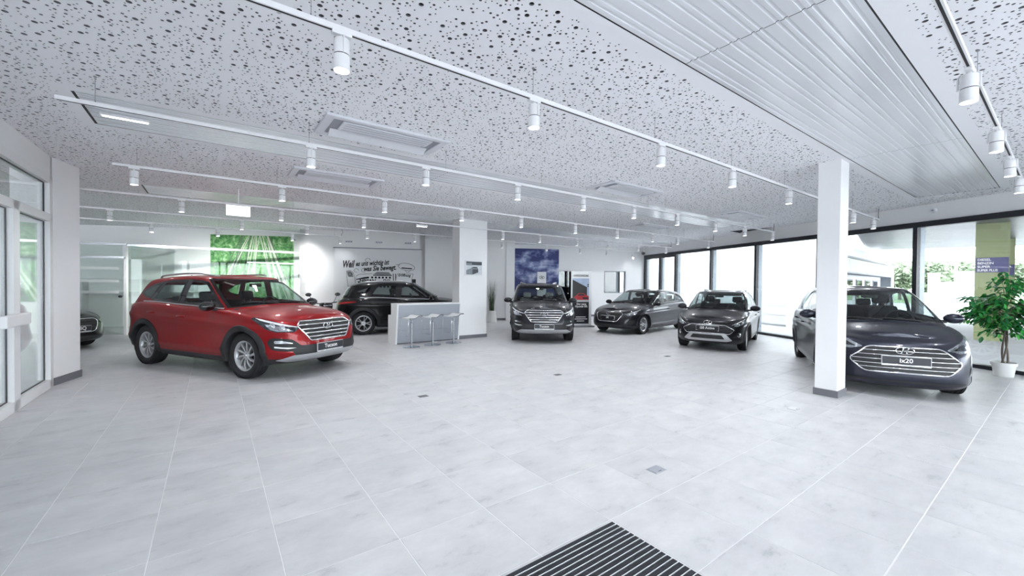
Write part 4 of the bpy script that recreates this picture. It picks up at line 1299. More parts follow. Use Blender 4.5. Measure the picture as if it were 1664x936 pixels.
# forecourt canopy
t = thing('forecourt_canopy', 'grey slatted forecourt canopy over the paving outside the windows', 'canopy', (0,0,0))
cp = [Vector((10.3,12.6,0)), Vector((19.6,22.7,0)), Vector((24.3,19.3,0)), Vector((27.0,8.0,0)), Vector((12.6,-4.0,0))]
m = MB(); m.prism([(p.x,p.y) for p in cp][::-1], 3.66, 4.2); m.build('roof_slab', 'facade_grey', t)
for k in range(46):
    # boards run across, parallel to the far edge
    e = (cp[2]-cp[1]).normalized(); nrm = Vector((-e.y,e.x,0))
    if nrm.dot(cp[0]-cp[1]) < 0: nrm = -nrm
    d0 = 0.3*k+0.02; L0, L1 = [], []
    def clip(dd):
        xs = []
        n = len(cp)
        for i in range(n):
            a, b = cp[i], cp[(i+1)%n]; da, db = (a-cp[1]).dot(nrm)-dd, (b-cp[1]).dot(nrm)-dd
            if da*db < 0: q = a.lerp(b, da/(da-db)); xs.append((q-cp[1]).dot(e))
        return (min(xs), max(xs)) if len(xs) >= 2 else None
    r0, r1 = clip(d0), clip(d0+0.28)
    if r0 is None or r1 is None: continue
    lo, hi = max(r0[0], r1[0]), min(r0[1], r1[1])
    if hi-lo < 0.3: continue
    q = [cp[1]+e*lo+nrm*d0, cp[1]+e*hi+nrm*d0, cp[1]+e*hi+nrm*(d0+0.28), cp[1]+e*lo+nrm*(d0+0.28)]
    m = MB(); m.prism([(p.x,p.y) for p in q], 3.62, 3.655); m.build('soffit_board', 'soffit_board', t)
def gcol(x, y, w_, label, lines):
    t = thing('forecourt_column', label, 'column', (x, y, 0), math.atan2(y, x)-PI/2)
    MB().box((-w_/2,-w_/2,-0.02),(w_/2,w_/2,3.62)).build('shaft', 'green_panel', t)
    MB().box((-w_/2+0.02,-w_/2-0.03,2.10),(w_/2-0.02,-w_/2,2.56)).build('sign_panel', 'purple_sign', t)
    for k, tx in enumerate(lines):
        letters(t, tx, 0.10, -w_/2+0.05, 2.49-k*0.11, 'print_white', -w_/2-0.034, bold=0.003, align='LEFT', sx=0.95 if len(tx) < 8 else 0.8)
gcol(15.1, 12.9, 0.70, 'green forecourt column with purple fuel sign, nearer of the two', ['DIESEL','BENZIN','SUPER','SUPER PLUS'])
gcol(20.4, 16.9, 0.42, 'green forecourt column, farther of the two, partly behind the first', ['SUPER'])
# pumps, post, cabinet
mat('pump_white', (0.35,0.36,0.36), 0.5); mat('pump_yellow', (0.32,0.30,0.20), 0.5)
def place(px_, Y): return Vector(((px_-832)/F_PX*Y, Y, -0.02))
for px_, Y, w_, h_, lab, mt in ((1517,43,0.9,3.0,'pale yellow cabinet outside, left of the fuel pump','pump_yellow'),(1537,36,1.1,2.0,'white fuel pump seen through the window','pump_white'),(1575,40,2.0,3.1,'white ribbed cabinet outside, left of the green column','pump_white')):
    p = place(px_, Y); t = thing('fuel_cabinet', lab, 'cabinet', p, math.atan2(p.y,p.x)-PI/2)
    MB().rbox((-w_/2,-0.4,0),(w_/2,0.4,h_),0.04).build('body', mt, t)
    MB().box((-w_*0.3,-0.42,h_*0.55),(w_*0.3,-0.39,h_*0.75)).build('display', 'facade_grey', t)
    MB().rbox((-w_/2-0.05,-0.45,h_),(w_/2+0.05,0.45,h_+0.08),0.02).build('cap', 'siding_white', t)
p = place(1553, 38); t = thing('lamp_post', 'tall white post on the forecourt between the pumps', 'post', p)
m = MB(); m.cyl((0,0,0),(0,0,4.2),0.14,0.11,16); m.build('pole', 'siding_white', t, True, angle=40)
MB().lathe([(0.3,0),(0.3,0.06),(0.15,0.1)], 16).build('foot', 'facade_grey', t)
# trees beyond
mat('tree_leaf', (0.17,0.22,0.14), 0.9, noise=0.5, nscale=3)
rt_ = random.Random(21)
tree_labels = ['leftmost far tree beyond the forecourt, next to the low white building','far rounded tree left of the black window post','far tree just right of the black window post','far tree above the fuel pumps','far tree behind the white lamp post','far tree left of the green column','far tree right of the green columns','far tree at the right edge behind the ficus']
for k, (px_, Y, h_, r_) in enumerate([(1462,50,4.8,1.7),(1490,60,5.6,2.3),(1515,50,4.9,1.7),(1538,64,5.8,2.0),(1560,51,5.0,1.5),(1592,58,5.6,1.8),(1646,47,5.0,1.4),(1705,46,4.6,1.2)]):
    p = place(px_, Y); t = thing('deciduous_tree', tree_labels[k], 'tree', p, 0, 'trees beyond the forecourt')
    m = MB(); m.cyl((0,0,0),(0,0,h_*0.55),0.18,0.1,8); m.build('trunk', 'bark', t, True)
    m = MB(); n = 700; v = []; f = []
    for q in range(n):
        th = rt_.uniform(0,2*PI); cz = rt_.uniform(-1,1); rr = (rt_.random()**0.4)
        c_ = Vector((r_*rr*math.sqrt(1-cz*cz)*math.cos(th)*1.1, r_*rr*math.sqrt(1-cz*cz)*math.sin(th), h_*0.58+h_*0.42*rr*cz))
        s_ = rt_.uniform(0.18,0.42)
        a_ = Vector((rt_.uniform(-1,1),rt_.uniform(-1,1),rt_.uniform(-1,1))).normalized()*s_; b_ = a_.orthogonal().normalized()*s_*0.7
        m.add([c_-a_, c_-b_, c_+a_, c_+b_], [(0,1,2,3)])
    m.build('crown', 'tree_leaf', t)

# ================================================================== CARS
class PC:
    """monotone cubic through knots"""
    def __init__(s, *kn):
        kn = sorted(kn); s.x = np.array([k[0] for k in kn], float); s.y = np.array([k[1] for k in kn], float)
        h = np.diff(s.x); d = np.diff(s.y)/h
        m = np.zeros(len(kn))
        m[0] = d[0]; m[-1] = d[-1]
        for i in range(1, len(kn)-1):
            if d[i-1]*d[i] > 0:
                w1 = 2*h[i]+h[i-1]; w2 = h[i]+2*h[i-1]
                m[i] = (w1+w2)/(w1/d[i-1]+w2/d[i])
        s.m = m
    def __call__(s, q):
        q = np.clip(np.asarray(q, float), s.x[0], s.x[-1])
        i = np.clip(np.searchsorted(s.x, q)-1, 0, len(s.x)-2)
        h = s.x[i+1]-s.x[i]; t = (q-s.x[i])/h
        return ((2*t**3-3*t**2+1)*s.y[i]+(t**3-2*t**2+t)*h*s.m[i]+(-2*t**3+3*t**2)*s.y[i+1]+(t**3-t**2)*h*s.m[i+1])

NF, NS, NR = 26, 84, 20
_uF = np.linspace(0, 1, NF); _uR = np.linspace(0, 1, NR)
def outline(xf, xr, W, Lf, Lr, bf, br, af=2.0, ar=2.0):
    th = (PI/2)*(0.55*_uF**2+0.45*_uF)
    xF = xf-Lf+Lf*np.cos(th)**(2/af); yF = W*np.sin(th)**(2/bf)
    xS = np.linspace(xf-Lf, xr+Lr, NS)[1:-1]; yS = np.full(NS-2, W)
    th = (PI/2)*(0.55*_uR**2+0.45*_uR)
    xR = xr+Lr-Lr*np.cos(th)**(2/ar); yR = W*np.sin(th)**(2/br)
    return np.concatenate([xF, xS, xR[::-1]]), np.concatenate([yF, yS, yR[::-1]])
NO = NF+NS-2+NR

def densify(poly, step=0.03, closed=True):
    out = []; n = len(poly)
    for i in range(n if closed else n-1):
        a = Vector(poly[i]); b = Vector(poly[(i+1) % n]); k = max(1, int((b-a).length/step))
        for j in range(k): out.append(a.lerp(b, j/k))
    if not closed: out.append(Vector(poly[-1]))
    return out
def ccw(poly):
    n = len(poly)
    ar = sum(poly[i][0]*poly[(i+1)%n][1]-poly[(i+1)%n][0]*poly[i][1] for i in range(n))
    return list(poly) if ar > 0 else list(poly)[::-1]
def inset(poly, w):
    n = len(poly); out = []
    for i in range(n):
        p = Vector(poly[i]); a = Vector(poly[i-1]); b = Vector(poly[(i+1) % n])
        e1 = (p-a).normalized(); e2 = (b-p).normalized()
        n1 = Vector((-e1.y, e1.x)); n2 = Vector((-e2.y, e2.x))
        nn = n1+n2
        if nn.length < 1e-6: nn = n1
        nn.normalize()
        out.append(p+nn*min(2.2*w, w/max(0.35, nn.dot(n1))))
    return out
def rounded(poly, r=0.04, k=3):
    poly = [Vector(p) for p in poly]; n = len(poly); out = []
    for i in range(n):
        p = poly[i]; a = poly[i-1]; b = poly[(i+1) % n]
        ra = min(r, (a-p).length*0.45); rb = min(r, (b-p).length*0.45)
        q0 = p+(a-p).normalized()*ra; q1 = p+(b-p).normalized()*rb
        for j in range(k+1):
            t = j/k; out.append(q0*(1-t)**2+p*2*t*(1-t)+q1*t*t)
    return out

class Car:
    def __init__(s, cfg, label, loc, head, scale, name='car', category='car'):
        s.c = cfg
        s.root = thing(name, label, category, loc, head)
        s.root.scale = (scale, scale, scale)
        s.paint = cfg['paint']
        s.shape()
        s.features()
    # ---------------- surface
    def ring(s, t):
        c = s.c
        x, y = outline(float(c['XF'](t)), float(c['XR'](t)), float(c['W'](t)), c['Lf'], c['Lr'], c['bf'], c['br'], c.get('af', 2.0))
        y = y*(1-c.get('taper', 0.03)*np.clip((np.abs(x)-0.6)/1.6, 0, 1)**2)
        for xa in (c['wb'], -c['wb']):
            y = y+np.where(y > 0.5, c.get('flare', 0.02), 0)*np.exp(-((x-xa)/0.42)**2)*math.exp(-((t-0.42)/0.28)**2)
        zb = c['ZB'](x); zs = c['ZS'](x)
        return x, y, zb+(zs-zb)*float(c['TZ'](t))
    def capz(s, x, y):
        yr = np.interp(x, s.capx, s.capy)
        return s.c['ZS'](x)+s.crown(x)*(1-np.clip(np.abs(y)/np.maximum(yr, 1e-3), 0, 1)**2)
    def crown(s, x):
        return s.c['crown'](x)
    def gring(s, t):
        c = s.c
        x, y = outline(float(c['GXF'](t)), float(c['GXR'](t)), float(c['GW'](t)), c['GLf'], c['GLr'], c.get('gbf', 4.5), c.get('gbr', 5.0))
        y = y*(1-0.05*np.clip((-x-0.5)/1.4, 0, 1)**2)
        zb = s.capz(x, y)-0.012; zt = c['GZ'](x)
        return x, y, zb+(zt-zb)*float(c['GT'](t))
    def shape(s):
        c = s.c
        ts = np.concatenate([np.linspace(0, 0.8, 22), np.linspace(0.8, 1, 11)[1:]])
        R = [s.ring(t) for t in ts]
        x1, y1, z1 = R[-1]
        o = np.argsort(x1); s.capx, s.capy = x1[o], y1[o]
        V = []; s.V = V
        groups = {'body': [], 'clad': [], 'cap': [], 'bottom': [], 'green': [], 'roof': [], 'under': []}
        meta = {}
        def grid_side(rings, sg):
            base = len(V)
            for (x, y, z) in rings:
                for i in range(NO): V.append((x[i], sg*y[i], z[i]))
            return base
        nt = len(ts)
        clad_t = c.get('clad', 0.12)
        for sg in (1, -1):
            b = grid_side(R, sg)
            for j in range(nt-1):
                for i in range(NO-1):
                    q = (b+j*NO+i, b+j*NO+i+1, b+(j+1)*NO+i+1, b+(j+1)*NO+i)
                    if sg < 0: q = q[::-1]
                    groups['clad' if ts[j+1] <= clad_t else 'body'].append(q)
        # cap across
        M = 16
        base = len(V)
        for i in range(NO):
            for k in range(M+1):
                yy = y1[i]*(1-2*k/M)
                zz = c['ZS'](x1[i])+s.crown(x1[i])*(1-(1-2*k/M)**2)
                V.append((x1[i], yy, float(zz)))
        gx0, gx1 = float(c['GXR'](0)), float(c['GXF'](0))
        for i in range(NO-1):
            for k in range(M):
                q = (base+i*(M+1)+k, base+(i+1)*(M+1)+k, base+(i+1)*(M+1)+k+1, base+i*(M+1)+k+1)
                groups['cap'].append(q)
        x0, y0, z0 = R[0]
        base = len(V)
        for i in range(NO):
            V.append((x0[i], y0[i], z0[i])); V.append((x0[i], -y0[i], z0[i]))
        for i in range(NO-1):
            groups['bottom'].append((base+2*i, base+2*i+1, base+2*i+3, base+2*i+2))
        # greenhouse
        tg = np.concatenate([np.linspace(0, 0.84, 26), np.linspace(0.84, 1, 10)[1:]])
        s.tg = tg
        GR = [s.gring(t) for t in tg]
        s.GR = GR
        ng = len(tg)
        s.gbase = {}
        s.gface = []
        for sg in (1, -1):
            b = grid_side(GR, sg); s.gbase[sg] = b
            for j in range(ng-1):
                for i in range(NO-1):
                    q = (b+j*NO+i, b+j*NO+i+1, b+(j+1)*NO+i+1, b+(j+1)*NO+i)
                    if sg < 0: q = q[::-1]
                    groups['green'].append(q); s.gface.append((sg, j, i))
        x1, y1, z1 = GR[-1]
        base = len(V); s.roofcells = []
        rc = c.get('roof_crown', 0.03)
        for i in range(NO):
            for k in range(M+1):
                a = 1-2*k/M
                V.append((x1[i], y1[i]*a, z1[i]+rc*(1-a*a)*min(1.0, y1[i]/0.4)))
        for i in range(NO-1):
            for k in range(M):
                q = (base+i*(M+1)+k, base+(i+1)*(M+1)+k, base+(i+1)*(M+1)+k+1, base+i*(M+1)+k+1)
                groups['roof'].append(q)
        s.groups = groups
        allf = groups['body']+groups['clad']+groups['cap']+groups['bottom']+groups['green']+groups['roof']
        s.bvh = BVHTree.FromPolygons([Vector(v) for v in V], allf)
    def part(s, name, faces, m, parent=None, smooth=True, angle=45):
        used = {}; vv = []; ff = []
        for f in faces:
            g = []
            for i in f:
                if i not in used: used[i] = len(vv); vv.append(s.V[i])
                g.append(used[i])
            ff.append(g)
        me = bpy.data.meshes.new(name); me.from_pydata([tuple(float(q) for q in v) for v in vv], [], ff)
        return mkobj(name, me, m, parent or s.root, smooth, angle=angle)
    # ---------------- projection
    def hit(s, o, d):
        r = s.bvh.ray_cast(Vector(o), Vector(d))
        if r[0] is None: return None
        n = r[1]
        if n.dot(Vector(d)) > 0: n = -n
        return r[0], n
    def side(s, sg):
        return lambda x, z: s.hit((x, sg*3, z), (0, -sg, 0))
    def yaw(s, psi, sg=1):
        d = Vector((math.cos(psi), math.sin(psi), 0)); p = Vector((-math.sin(psi), math.cos(psi), 0))
        def f(u, z):
            o = d*6+p*u; o.z = z
            h = s.hit(o, -d)
            if h is None or sg > 0: return h
            return Vector((h[0].x, -h[0].y, h[0].z)), Vector((h[1].x, -h[1].y, h[1].z))
        def conv(P):
            return (P[0]*p.x+P[1]*p.y, P[2])
        return f, conv
    def shell(s, name, poly, mp, m, off=0.004, step=0.035, parent=None, flat=False):
        poly = ccw(poly)
        dn = densify(poly, step)
        xs = [p[0] for p in dn]; zs = [p[1] for p in dn]
        pts = [Vector(p) for p in dn]; n = len(pts)
        x = min(xs)+step/2
        while x < max(xs):
            z = min(zs)+step/2
            while z < max(zs):
                if inside((x, z), dn) and min((q[0]-x)**2+(q[1]-z)**2 for q in dn) > (0.35*step)**2: pts.append(Vector((x, z)))
                z += step
            x += step
        ov, oe, of, *_ = delaunay_2d_cdt(pts, [(i, (i+1) % n) for i in range(n)], [], 1, 1e-6)
        mm = []
        for p in ov:
            h = mp(p.x, p.y); mm.append(None if h is None else h[0]+h[1]*off)
        V = []; idx = {}; F = []
        for f in of:
            if any(mm[i] is None for i in f): continue
            g = []
            for i in f:
                if i not in idx: idx[i] = len(V); V.append(tuple(mm[i]))
                g.append(idx[i])
            F.append(g)
        me = bpy.data.meshes.new(name); me.from_pydata(V, [], F)
        return mkobj(name, me, m, parent or s.root, True)
    def band(s, name, poly, w, mp, m, off=0.007, step=0.03, parent=None, closed=True, centre=False):
        """ribbon along an outline, pointing inwards"""
        dn = densify(ccw(poly) if closed else poly, step, closed)
        if closed:
            a = inset(dn, w); b_ = dn
        else:
            a = []; b_ = []
            for i, p in enumerate(dn):
                t = (dn[min(i+1, len(dn)-1)]-dn[max(i-1, 0)]).normalized(); nn = Vector((-t.y, t.x))*w/2
                a.append(p+nn); b_.append(p-nn)
        V = []; F = []; ok = []
        for p, q in zip(a, b_):
            h1 = mp(p[0], p[1]); h2 = mp(q[0], q[1])
            if h1 is None or h2 is None: ok.append(False); V += [(0,0,0),(0,0,0)]
            else: ok.append(True); V += [tuple(h1[0]+h1[1]*off), tuple(h2[0]+h2[1]*off)]
        n = len(dn)
        for i in range(n if closed else n-1):
            j = (i+1) % n
            if ok[i] and ok[j]: F.append((2*i, 2*i+1, 2*j+1, 2*j))
        me = bpy.data.meshes.new(name); me.from_pydata(V, [], F)
        return mkobj(name, me, m, parent or s.root, True)
    def wire(s, name, poly, r, mp, m, off=0.006, step=0.03, closed=True, parent=None, flat=1.0):
        dn = densify(poly, step, closed); P = []
        for p in dn:
            h = mp(p[0], p[1])
            if h is not None: P.append(h[0]+h[1]*off)
        if len(P) < 3: return None
        mb = MB(); mb.tube(P, r, 6, closed=closed, flat=flat)
        return mb.build(name, m, parent or s.root, True, angle=60)
    # ---------------- details
    def features(s):
        c = s.c; V = s.V; g = s.groups; tg = s.tg; root = s.root
        # --- wheel openings
        R = c['tyre']+c.get('gap', 0.055)
        def in_arch(p):
            return abs(p[1]) > 0.45 and any((p[0]-xa)**2+(p[2]-c['tyre'])**2 < R**2 for xa in (c['wb'], -c['wb']))
        keep = lambda F: [f for f in F if not any(in_arch(V[i]) for i in f)]
        bodyf = keep(g['body']); cladf = keep(g['clad'])
        bottom = [f for f in g['bottom'] if not any(abs(V[f[0]][0]-xa) < R for xa in (c['wb'], -c['wb']))]
        # --- cap: hood and tail outside the cabin
        gx0, gx1 = float(c['GXR'](0)), float(c['GXF'](0))
        xg, yg, _ = s.GR[0]
        o = np.argsort(xg); gxs, gys = xg[o], yg[o]
        def in_cabin(p):
            return gx0+0.02 < p[0] < gx1-0.02 and abs(p[1]) < np.interp(p[0], gxs, gys)-0.03
        cap = [f for f in g['cap'] if not all(in_cabin(V[i]) for i in f)]
        # --- glass openings in the greenhouse
        fU = int(NF*c.get('ws_u', 0.80)); rU = NO-1-int(NR*0.80)
        t0, t1 = c.get('ws_t', (0.06, 0.86)); rt0, rt1 = c.get('rw_t', (0.10, 0.80))
        front, rear, fr_f, fr_r, side_keep = [], [], [], [], []
        wins = {sg: [[(x, s.wz(x, f)) for x, f in poly] for poly in c['windows']] for sg in (1, -1)}
        rwin = [rounded(ccw(p), 0.05) for p in wins[1]]
        def in_win(p):
            return any(inside((p[0], p[2]), w) for w in rwin)
        for f, (sg, j, i) in zip(g['green'], s.gface):
            ta, tb = tg[j], tg[j+1]
            if i < fU and ta >= t0 and tb <= t1:
                edge = i >= fU-2 or tg[max(j-1, 0)] < t0 or tg[min(j+2, len(tg)-1)] > t1
                (fr_f if edge else front).append(f)
            elif i >= rU and ta >= rt0 and tb <= rt1:
                edge = i < rU+2 or tg[max(j-1, 0)] < rt0 or tg[min(j+2, len(tg)-1)] > rt1
                (fr_r if edge else rear).append(f)
            elif all(in_win(V[q]) for q in f): pass
            else: side_keep.append(f)
        s.part('body_shell', bodyf+cap, s.paint)
        s.part('cabin_shell', side_keep, s.paint)
        # roof, maybe with dark glass panel
        rx = c.get('sunroof')
        if rx:
            dark = [f for f in g['roof'] if rx[0] < V[f[0]][0] < rx[1] and abs(V[f[0]][1]) < rx[2] and abs(V[f[2]][1]) < rx[2]]
            ds = set(dark); s.part('roof_panel', [f for f in g['roof'] if f not in ds], s.paint); s.part('sunroof', dark, 'black_gloss')
        else:
            s.part('roof_panel', g['roof'], s.paint)
        s.part('lower_cladding', cladf, c.get('clad_mat', 'black_plastic'))
        s.part('underbody', bottom, 'black_plastic')
        s.part('windscreen', front, 'car_glass'); s.part('windscreen_border', fr_f, 'black_gloss')
        s.part('rear_window', rear, 'car_glass_dark' if c.get('dark_rear') else 'car_glass'); s.part('rear_window_border', fr_r, 'black_gloss')
        # --- side windows
        for sg in (1, -1):
            mp = s.side(sg)
            for k, w in enumerate(rwin):
                gl = s.shell('side_window', w, mp, 'car_glass_dark' if (c.get('dark_rear') and k > 0) else 'car_glass', 0.002)
                s.band('window_seal', w, 0.038, mp, 'black_gloss', 0.004, parent=gl)
            if c.get('chrome_belt'):
                bl = [(x, s.wz(x, 0.035)) for x in np.linspace(c['belt'][0], c['belt'][1], 24)]
                s.band('belt_trim', bl, 0.018, mp, c['chrome_belt'], 0.007, closed=False)
            for pl in c.get('pillars', []):
                s.shell('pillar_trim', [(x, s.wz(x, f)) for x, f in pl], mp, 'black_gloss', 0.0015)
            # door seams
            for sm in c['seams']:
                s.band('door_seam', sm, 0.007, mp, 'slot_black', 0.0012, closed=False, step=0.025)
            for (hx, hz) in c['handles']:
                h = mp(hx, hz)
                if h:
                    hd = MB(); y = h[0].y
                    hd.tube([(hx-0.10, y-sg*0.004, hz-0.003), (hx-0.075, y+sg*0.026, hz), (hx+0.075, y+sg*0.028, hz), (hx+0.10, y-sg*0.004, hz-0.003)], 0.013, 8, flat=1.2)
                    hd.build('door_handle', s.paint, None, True, angle=60).parent = root
                    cup = [(hx-0.07, hz-0.03), (hx+0.07, hz-0.03), (hx+0.07, hz+0.025), (hx-0.07, hz+0.025)]
                    s.shell('handle_recess', rounded(cup, 0.025), mp, 'slot_black' if 'black' in s.paint else s.paint, 0.002)
            # wheel arches
            cw = max(0.05, c.get('arch_w', 0.05)); am = c.get('arch_mat', s.paint)
            for xa in (c['wb'], -c['wb']):
                A = np.linspace(-0.42, PI+0.42, 44); V2 = []; F2 = []
                for a in A:
                    rows_ = []
                    for q, (rr, of) in enumerate(((R-0.02, 0.004), (R-0.015, 0.012), (R+cw-0.008, 0.012), (R+cw, 0.002))):
                        x = xa+rr*math.cos(a); z = max(c['tyre']+rr*math.sin(a), 0.05)
                        h = mp(x, z)
                        rows_.append(None if h is None else Vector((h[0].x, h[0].y+sg*of, h[0].z)))
                    if any(r_ is None for r_ in rows_): V2.append(None); continue
                    inner = Vector((rows_[0].x, rows_[0].y-sg*0.22, rows_[0].z))
                    V2.append([inner]+rows_)
                vv = []; rowi = []
                for r_ in V2:
                    if r_ is None: rowi.append(None)
                    else: rowi.append(len(vv)); vv += [tuple(p) for p in r_]
                for i in range(len(A)-1):
                    if rowi[i] is None or rowi[i+1] is None: continue
                    for k in range(4):
                        F2.append((rowi[i]+k, rowi[i]+k+1, rowi[i+1]+k+1, rowi[i+1]+k))
                me = bpy.data.meshes.new('wheel_arch'); me.from_pydata(vv, [], F2)
                mkobj('wheel_arch', me, am, root, True, angle=50)
                wl = MB(); nn = 22; yi = 0.45
                vv = []
                for i in range(nn+1):
                    a = -0.3+(PI+0.6)*i/nn; rr = R+0.02
                    for y in (yi, float(c['W'](0.4))-0.06): vv.append((xa+rr*math.cos(a), sg*y, c['tyre']+rr*math.sin(a)))
                ff = [(2*i, 2*i+1, 2*i+3, 2*i+2) for i in range(nn)]
                ff.append(tuple(2*i for i in range(nn+1)))
                wl.add(vv, ff); wl.build('wheel_well', 'void_dark', root, True, angle=40)
        # --- wheels
        s.wheels()
        # --- interior
        s.interior(gx0, gx1)
        # --- mirrors
        mx, my, mz = c['mirror']
        for sg in (1, -1):
            m = MB(); m.sphere((mx, sg*(my+0.03), mz), (0.075, 0.125, 0.078), 18, 12)
            m.v = [(x if x > mx-0.03 else mx-0.03-(mx-0.03-x)*0.25, y, z-0.02*(abs(y)-my)) for x, y, z in m.v]
            o = m.build('mirror_housing', c.get('mirror_mat', s.paint), root, True, angle=60)
            m = MB(); m.tube([(mx-0.01, sg*(my-0.17), mz-0.055), (mx-0.005, sg*(my-0.05), mz-0.05)], 0.028, 8, flat=0.7); m.build('mirror_arm', 'black_plastic', o, True)
            m = MB(); m.sphere((mx-0.043, sg*(my+0.035), mz), (0.006, 0.10, 0.058), 14, 8); m.build('mirror_glass', 'chrome', o, True)
        # --- wipers
        for (ya, yb) in ((0.42, -0.18), (-0.05, -0.62)):
            P = []
            for k in range(8):
                t = k/7; y = ya+(yb-ya)*t
                x = gx1-0.03-0.10*(y/0.7)**2*1.0-0.05*t
                h = s.bvh.ray_cast(Vector((x-0.03, y, 3)), Vector((0, 0, -1)))
                if h[0] is not None: P.append(h[0]+Vector((0.0, 0, 0.018)))
            m = MB(); m.tube(P, 0.009, 6); m.build('wiper', 'black_plastic', root, True)
        # --- roof rails
        if c.get('rails'):
            x0, x1 = c['rails'][:2]
            for sg in (1, -1):
                P = []
                for k in range(15):
                    t = k/14; x = x0+(x1-x0)*t
                    i = np.argmin(np.abs(s.GR[-3][0]-x)); y = float(s.GR[-3][1][i])
                    h = s.bvh.ray_cast(Vector((x, sg*(y-0.0), 3)), Vector((0, 0, -1)))
                    if h[0] is None: continue
                    lift = 0.045*min(1, 6*min(t, 1-t)+0.05)
                    P.append(h[0]+Vector((0, 0, lift)))
                m = MB(); m.tube(P, 0.017, 8); m.build('roof_rail', c['rails'][2], root, True, angle=60)
        # --- front
        ff, fc = s.yaw(0)
        gr = c['grille']
        gp = rounded(gr['poly'], gr.get('r', 0.05))
        gb = s.shell('grille', gp, ff, gr.get('base', 'black_plastic'), 0.003)
        s.wire('grille_frame', gp, gr.get('fr', 0.013), ff, gr.get('frame', 'chrome'), 0.006, parent=gb)
        dn = densify(gp, 0.02)
        for z in gr['bars']:
            ys = []
            n = len(dn)
            for i in range(n):
                a, b_ = dn[i], dn[(i+1) % n]
                if (a[1]-z)*(b_[1]-z) <= 0 and a[1] != b_[1]: ys.append(a[0]+(b_[0]-a[0])*(z-a[1])/(b_[1]-a[1]))
            if len(ys) >= 2:
                s.wire('grille_bar', [(y, z) for y in np.linspace(min(ys)+0.01, max(ys)-0.01, 21)], gr.get('br', 0.010), ff, gr.get('bar_mat', 'chrome'), 0.010, closed=False, parent=gb, step=0.06)
        h = ff(0, c['emblem_z'])
        M = Matrix.Translation(h[0]+h[1]*0.022) @ Matrix.Rotation(math.atan2(-h[1].z, h[1].x)*-0+0, 4, 'Y') @ Matrix.Rotation(PI/2, 4, 'Z')
        emblem(root, c.get('emblem_w', 0.17), 'chrome', M=M)
        # plate
        h = ff(0, c['plate_z']); pw, ph = 0.26, 0.058
        px = h[0].x+0.012
        pl = MB(); pl.rbox((px-0.02, -pw-0.008, c['plate_z']-ph-0.02), (px+0.008, pw+0.008, c['plate_z']+ph+0.008), 0.004, 1); plo = pl.build('plate_holder', 'plate_edge', root)
        pl = MB(); pl.box((px+0.006, -pw, c['plate_z']-ph+0.004), (px+0.0105, pw, c['plate_z']+ph)); pl.build('number_plate', 'plate_dark', plo)
        me = text_mesh(c['text'], c.get('text_size', 0.088), 0.0015, 0, 0.0012)
        mkobj('plate_lettering', me, 'print_white', plo, M=Matrix.Translation((px+0.012, 0, c['plate_z']+0.004)) @ Matrix.Rotation(PI/2, 4, 'Z') @ Matrix.Rotation(PI/2, 4, 'X'))
        m = MB()
        for (a, b_) in ((-0.24,-0.20),(-0.15,-0.10),(-0.06,0.03),(0.06,0.14),(0.19,0.24)): m.box((px+0.007, a, c['plate_z']-ph-0.013), (px+0.0092, b_, c['plate_z']-ph-0.005))
        o = m.build('plate_small_print', 'print_white', plo); o['kind'] = 'stuff'
        for nm, poly, mt, off, rr in c.get('front_shells', []):
            s.shell(nm, rounded(poly, rr), ff, mt, off)
        for nm, pts, rad, mt in c.get('front_wires', []):
            s.wire(nm, pts, rad, ff, mt, 0.006, closed=False)
        # mirrored details seen under an angle: (name, psi deg, 3d points, material, offset, rounding, parent?)
        for sg in (1, -1):
            last = None
            for nm, psi, pts, mt, off, rr in c['corner_shells']:
                mp, conv = s.yaw(math.radians(psi), sg)
                poly = rounded([conv(p) for p in pts], rr)
                sub = nm.startswith('>')
                o = s.shell(nm.lstrip('>'), poly, mp, mt, off, step=0.025, parent=last if sub else None)
                if not sub: last = o
            for nm, psi, ctr, rad, mt in c.get('lens', []):
                mp, conv = s.yaw(math.radians(psi), sg)
                u, z = conv(ctr); h = mp(u, z)
                if h:
                    q = h[1].to_track_quat('Z', 'Y').to_matrix().to_4x4()
                    m = MB(); m.lathe([(rad, 0.0), (rad*1.05, 0.008), (rad*0.8, 0.012), (rad*0.75, 0.004), (0, 0.014)], 20, Matrix.Translation(h[0]) @ q, cap=False)
                    m.build(nm, mt, root, True, angle=40)
        # antenna fin
        if c.get('fin', True):
            xa = c['GXR'](1.0)+0.12; h = s.bvh.ray_cast(Vector((float(xa), 0, 3)), Vector((0, 0, -1)))
            if h[0] is not None:
                z = h[0].z; xa = float(xa)
                m = MB(); m.add([(xa-0.08,-0.02,z-0.01),(xa+0.08,-0.012,z-0.01),(xa+0.08,0.012,z-0.01),(xa-0.08,0.02,z-0.01),(xa-0.09,0,z+0.055)], [(0,1,4),(1,2,4),(2,3,4),(3,0,4),(3,2,1,0)])
                m.build('antenna_fin', 'black_gloss', root)
    def wz(s, x, f):
        y = float(np.interp(x, sorted(s.GR[0][0]), s.GR[0][1][np.argsort(s.GR[0][0])]))
        zb = float(s.capz(np.array([x]), np.array([y]))[0]); zt = float(s.c['GZ'](x))
        return zb+(zt-zb)*f
    def wheels(s):
        c = s.c; rt = c['tyre']; rr = c['rim']; w = c.get('tw', 0.225); yo = c.get('track', float(c['W'](0.3))-0.045)
        key = (rt, rr, c['spokes'])
        # tyre
        m = MB()
        hw = w/2
        prof = [(rr-0.005,-hw*0.72),(rr+0.015,-hw*0.85),(rr+(rt-rr)*0.5,-hw),(rt-0.03,-hw*0.94),(rt-0.008,-hw*0.80)]
        for k in range(4):
            y = -hw*0.68+k*hw*0.45
            prof += [(rt,y),(rt,y+hw*0.30),(rt-0.008,y+hw*0.32),(rt-0.008,y+hw*0.42)]
